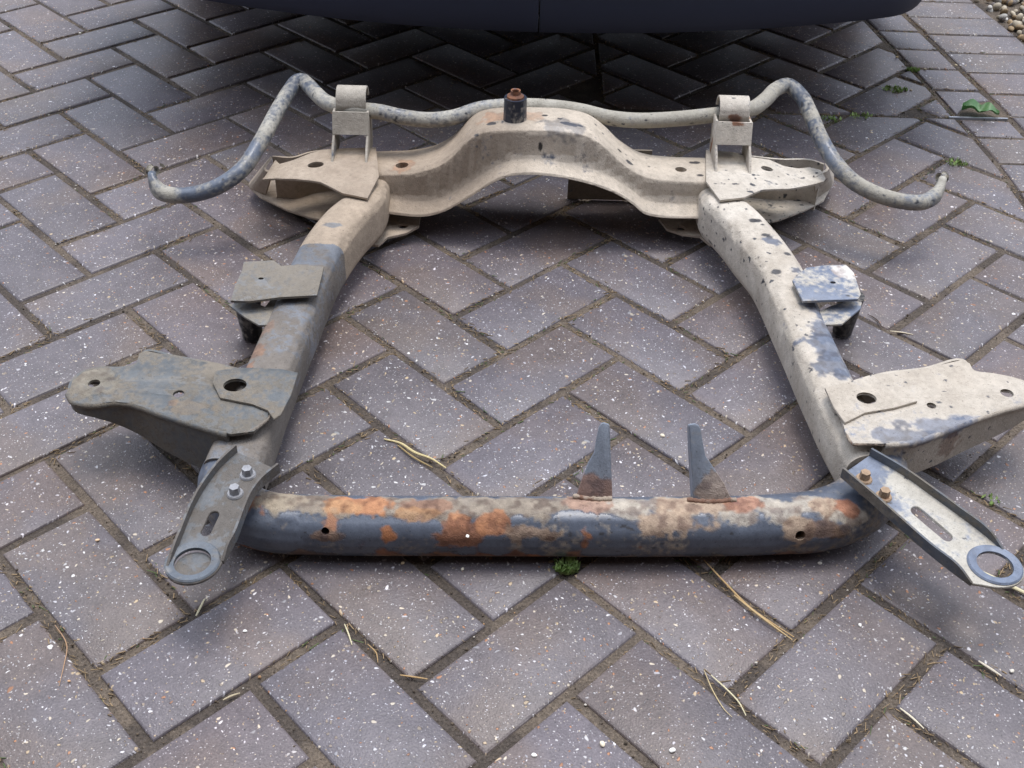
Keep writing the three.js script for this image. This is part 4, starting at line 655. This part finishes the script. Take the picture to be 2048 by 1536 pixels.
  for (const s of [-1, 1]) {
    { const g = new THREE.SphereGeometry(0.13, 24, 14); g.scale(1, 0.5, 0.45); g.translate(BX + s * 0.56, 0.62, -1.93); part('headlight', g, std({ color: lin(0.5, 0.52, 0.55), roughness: 0.15 }), car); }
    { const g = new THREE.BoxGeometry(0.01, 0.3, 1.5); g.translate(BX + s * 0.795, 1.08, -4.1); part('side_window', g, glass, car); }
    for (const z of [-2.62, -5.0]) {
      const c = new THREE.TorusGeometry(0.235, 0.075, 16, 40); c.rotateY(Math.PI / 2); c.scale(1.25, 1, 1); c.translate(BX + s * 0.70, 0.305, z); const t = part('tyre', c, black, car);
      const r = new THREE.CylinderGeometry(0.18, 0.18, 0.15, 32); r.rotateZ(Math.PI / 2); r.translate(BX + s * 0.71, 0.305, z); part('rim', r, std({ color: lin(0.4, 0.41, 0.42), roughness: 0.4, metalness: 0.8 }), t);
    }
  }
}


// ------------------------------------------------------------------ small things on the paving
{
  const stalk = (name, label, pts, r, c, group, rough = 0.8) => {
    const p = pts.map(([x, y, h = 0.0015]) => at(x, y, h)), cv = new THREE.CatmullRomCurve3(p, false, 'centripetal'), g = new THREE.TubeGeometry(cv, Math.max(6, pts.length * 8), r, 6, false), q = g.attributes.position, n = Math.max(6, pts.length * 8);
    for (let i = 0; i < q.count; i++) { const t = Math.floor(i / 7) / n, k = 0.35 + 0.65 * Math.sin(Math.PI * clamp(0.12 + 0.8 * t)), ce = cv.getPointAt(clamp(t)); q.setXYZ(i, lerp(ce.x, q.getX(i), k), lerp(ce.y, q.getY(i), k * 0.7), lerp(ce.z, q.getZ(i), k)); }
    g.computeVertexNormals(); const m = part(numbered(name), g, std({ color: lin(...c), roughness: rough }), scene); return tag(m, label, 'stalk', group);
  };
  const TAN = [0.42, 0.28, 0.13], PALE = [0.62, 0.56, 0.36], BRN = [0.22, 0.13, 0.07];
  stalk('pine_needle', 'long tan pine needle crossing a brick in front of the tube', [[1408, 1120, 0.002], [1450, 1165, 0.003], [1500, 1215, 0.004], [1550, 1250, 0.003], [1588, 1274, 0.001]], 0.0011, TAN);
  stalk('pine_needle', 'second tan pine needle lying against the long one', [[1468, 1190, 0.003], [1510, 1224, 0.005], [1555, 1258, 0.004], [1585, 1280, 0.001]], 0.0010, [0.5, 0.36, 0.18]);
  stalk('straw', 'pale straw running under the ring of the mud-bleached arm', [[1952, 1138, 0.003], [2000, 1162, 0.003], [2050, 1186, 0.003], [2085, 1204, 0.003]], 0.0024, PALE);
  stalk('pine_needle', 'thin straight pale needle in a joint, tip beside a kinked one', [[1408, 1340], [1425, 1380], [1448, 1418], [1464, 1434]], 0.0006, [0.5, 0.4, 0.22]);
  stalk('pine_needle', 'kinked pale needle in a joint beside a straight thin one', [[1422, 1350], [1460, 1385], [1478, 1405], [1492, 1431]], 0.0008, PALE);
  stalk('straw', 'short white straw beside a joint, pale chip at its end', [[1800, 1416], [1825, 1436], [1848, 1457]], 0.0011, [0.66, 0.6, 0.45]);
  stalk('straw', 'split white straw lying along a joint past the arm ring', [[1957, 1322], [1985, 1340], [2003, 1352]], 0.0014, [0.62, 0.56, 0.45]);
  stalk('grass_blade', 'curled yellow grass blade filling a joint inside the frame', [[768, 878], [800, 886], [830, 905, 0.004], [862, 917, 0.004], [892, 936]], 0.0017, [0.55, 0.46, 0.24]);
  stalk('grass_blade', 'brown grass blade beneath the curled yellow one', [[795, 890], [828, 915, 0.003], [865, 935]], 0.0012, [0.3, 0.22, 0.1]);
  stalk('straw', 'pale twig tip in the joint beside the dusty arm ring', [[392, 1232], [401, 1214], [409, 1198]], 0.0012, [0.55, 0.5, 0.33]);
  stalk('straw', 'thin upright yellow straw in a joint in front of the rust patch', [[689, 1248], [697, 1268], [704, 1290]], 0.0008, PALE);
  stalk('straw', 'bent tan straw at a joint crossing with red-brown crumbs', [[735, 1288], [752, 1305], [756, 1325]], 0.0006, TAN);
  stalk('straw', 'level tan straw lying across a joint end', [[800, 1350], [828, 1354], [855, 1358]], 0.0009, TAN);
  stalk('straw', 'short flat straw in the joint below the dusty arm', [[446, 1400], [462, 1392], [480, 1386]], 0.0010, [0.45, 0.38, 0.25]);
  stalk('plant_fibre', 'hair-thin bent brown fibre over a wide joint', [[110, 1250], [130, 1280], [134, 1296], [128, 1330], [118, 1372]], 0.0005, [0.42, 0.26, 0.15]);
  stalk('straw', 'pale straw pair by the navy mount bracket', [[1780, 662], [1805, 665], [1826, 669]], 0.0012, [0.6, 0.52, 0.38]);
  stalk('twig', 'dark thin twig in the joint by the navy mount bracket', [[1735, 628], [1752, 638], [1765, 655]], 0.0009, [0.06, 0.04, 0.03]);

  const stone = (px, py, s, c, label, hh = 0, group) => { const g = new THREE.IcosahedronGeometry(1, 2), q = g.attributes.position, p = at(px, py, hh + s * 0.3); for (let i = 0; i < q.count; i++) { const k = 0.8 + 0.4 * fbm(q.getX(i) * 1.3 + px, q.getY(i) * 1.3 + py, q.getZ(i) * 1.3, 2); q.setXYZ(i, q.getX(i) * k, q.getY(i) * k * 0.62, q.getZ(i) * k * 0.75); } s *= 0.52; g.scale(s, s * 0.8, s); g.rotateY(px); g.translate(p.x, p.y, p.z); g.computeVertexNormals(); const m = part(numbered('stone'), mergeVertices(g), std({ color: lin(...c), roughness: 0.7 }), scene); tag(m, label, 'stone', group); };
  stone(1325, 871, 0.0062, [0.66, 0.58, 0.44], 'round cream pebble on a brick behind the two lugs');
  stone(935, 1072, 0.0042, [0.82, 0.78, 0.70], 'small white chip stuck to the rusty patch of the front tube', 0.046);
  for (const [x, y, s, c, label] of [
    [805, 1126, 0.0042, [0.7, 0.56, 0.36], 'amber stone just clear of the rust run under the front tube'],
    [925, 1138, 0.004, [0.72, 0.66, 0.52], 'pale stone on the brick below the white-chipped rust patch'],
    [1640, 1126, 0.0045, [0.7, 0.66, 0.58], 'white stone in front of the drain hole of the front tube'],
    [195, 1080, 0.0045, [0.68, 0.48, 0.3], 'orange stone on the brick outside the dusty arm'],
    [1720, 1250, 0.004, [0.7, 0.68, 0.64], 'white sliver of stone on the brick beyond the pine needles'],
    [1205, 1488, 0.006, [0.68, 0.60, 0.46], 'largest cream stone, between two white ones near a joint'],
    [1345, 1500, 0.0058, [0.75, 0.74, 0.70], 'big white stone on the brick below the thin needles'],
    [1068, 1510, 0.005, [0.75, 0.73, 0.68], 'white stone beside the joint corner, next to the cream one'],
    [490, 1262, 0.0042, [0.74, 0.73, 0.70], 'single white stone on the brick below the dusty arm ring'],
    [2024, 1342, 0.005, [0.6, 0.56, 0.48], 'grey-cream stone beside the split white straw'],
    [160, 66, 0.006, [0.6, 0.57, 0.5], 'grey stone in a joint at the shaded corner of the car'],
    [138, 1362, 0.003, [0.5, 0.3, 0.16], 'tiny rust-coloured stone by the hair-thin fibre'],
    [1794, 114, 0.006, [0.55, 0.40, 0.2], 'ochre stone in the joint between cut bricks and edge course'],
    [1850, 138, 0.006, [0.5, 0.42, 0.28], 'tan stone on the small edge bricks past the tiny moss'],
    [1912, 130, 0.006, [0.55, 0.46, 0.3], 'yellow stone in the wide joint between the edge courses'],
    [1822, 180, 0.005, [0.55, 0.44, 0.3], 'buff stone beside the green moss star']])
    stone(x, y, s, c, label, 0, 'loose stones on the paving');

  const tuft = (px, py, rad, n, label, seed, sz = 0.004) => { const r = rng(seed), c = at(px, py, 0), gs = []; for (let i = 0; i < n; i++) { const a = r() * 6.28, d = rad * Math.sqrt(r()), l = sz * (0.5 + r()), g = new THREE.BufferGeometry(), w = l * 0.28, lean = 0.3 + r(); g.setAttribute('position', new THREE.Float32BufferAttribute([0, 0, 0, w, l * 0.5, l * 0.2 * lean, 0, l, l * 0.6 * lean, 0, 0, 0, 0, l, l * 0.6 * lean, -w, l * 0.5, l * 0.2 * lean], 3)); g.computeVertexNormals(); g.rotateY(r() * 6.28); g.translate(c.x + d * Math.cos(a), -0.004 + 0.002 * r(), c.z + d * Math.sin(a) * 0.7);
      const k = 0.6 + 0.7 * r(), col = []; for (let q = 0; q < 6; q++) col.push(0.27 * k, 0.38 * k, 0.13 * k); g.setAttribute('color', new THREE.Float32BufferAttribute(col, 3)); gs.push(g); }
    const m = part(numbered('moss_tuft'), mergeGeometries(gs), std({ vertexColors: true, roughness: 0.9, side: THREE.DoubleSide }), scene); tag(m, label, 'moss'); };
  tuft(1133, 1136, 0.012, 150, 'small green weed tuft growing against the front tube', 1, 0.009);
  tuft(1910, 325, 0.02, 70, 'green moss at a joint corner beyond the bar eye', 2, 0.006);
  tuft(1790, 180, 0.022, 110, 'green moss star at a joint crossing near the edge course', 3, 0.007);
  tuft(1826, 140, 0.012, 90, 'tiny moss clump between the cut bricks and the edge course', 4, 0.006);
  tuft(1662, 238, 0.02, 60, 'thin moss line along the straight joint behind the bar', 5, 0.006);
  tuft(1720, 232, 0.022, 60, 'flat moss patch on the straight joint near the leaf', 6, 0.006);
  tuft(1978, 1000, 0.012, 25, 'pinch of moss in the joint beside the bolted arm', 7, 0.005);

  { // green leaf, curled
    const a = at(1925, 212, 0.012), b = at(1998, 228, 0.006), n = 16, m = 8, pos = [], idx = [], dir = V().subVectors(b, a), sd = V().crossVectors(dir, V(0, 1, 0)).normalize();
    for (let i = 0; i <= n; i++) for (let j = 0; j <= m; j++) { const u = i / n, v = j / m * 2 - 1, w = 0.020 * Math.pow(Math.sin(Math.PI * clamp(0.06 + 0.9 * u)), 0.8) * (1 - 0.4 * smooth(0.42, 0.52, u) * smooth(0.62, 0.52, u)), p = a.clone().addScaledVector(dir, u).addScaledVector(sd, v * w); pos.push(p.x, 0.004 + 0.012 * Math.abs(v) ** 1.5 * (1 - u * 0.5) + 0.007 * Math.sin(u * 6.5) ** 2, p.z); }
    for (let i = 0; i < n; i++) for (let j = 0; j < m; j++) { const q = i * (m + 1) + j; idx.push(q, q + 1, q + m + 1, q + 1, q + m + 2, q + m + 1); }
    const g = new THREE.BufferGeometry(); g.setAttribute('position', new THREE.Float32BufferAttribute(pos, 3)); g.setIndex(idx); g.computeVertexNormals();
    tag(part('fallen_leaf', g, new THREE.MeshPhysicalMaterial({ color: lin(0.10, 0.24, 0.08), roughness: 0.5, side: THREE.DoubleSide, transmission: 0.25, thickness: 0 }), scene), 'curled bright green leaf on the pale patch by the edge course', 'leaf');
  }
  { // metal edging and the pale filled corner beside it
    const z = COVER_Z + 0.0015, g = new THREE.BoxGeometry(0.105, 0.03, 0.0035); g.translate(0.822, -0.0135, z); tag(part('metal_edging', g, std({ color: lin(0.34, 0.36, 0.4), roughness: 0.4, metalness: 0.5 }), scene), 'thin straight steel edging set in the paving near the leaf', 'edging');
    const sh = new THREE.Shape([[edgeA(-1.88) + 0.004, 1.880], [edgeA(-1.88) + 0.094, 1.880], [edgeA(-1.95) + 0.094, 1.952], [edgeA(-1.95) + 0.055, 1.945]].map((p) => new THREE.Vector2(...p))); const f = new THREE.ExtrudeGeometry(sh, { depth: 0.02, bevelEnabled: true, bevelThickness: 0.002, bevelSize: 0.002, bevelSegments: 2 }); f.rotateX(-Math.PI / 2); f.translate(0, -0.026, 0);
    tag(part('mortar_fill', f, std({ color: lin(0.26, 0.28, 0.30), roughness: 0.55, bumpMap: bumpN, bumpScale: 0.001 }), scene), 'pale grey mortar wedge under the green leaf', 'mortar');
    const h = prism([[edgeA(-1.90) + 0.007, -1.895], [edgeA(-1.95) + 0.048, -1.948], [edgeA(-1.96) + 0.093, -1.962], [edgeA(-2.0) + 0.09, -1.998], [edgeA(-2.0) + 0.007, -1.998]].map((p) => p), 0.003, 0.03, [0.2, 0.3]); const m = new THREE.Mesh(h, brickMats[2]); m.name = numbered('brick'); paving.add(m);
  }
}

renderer.render(scene, camera);
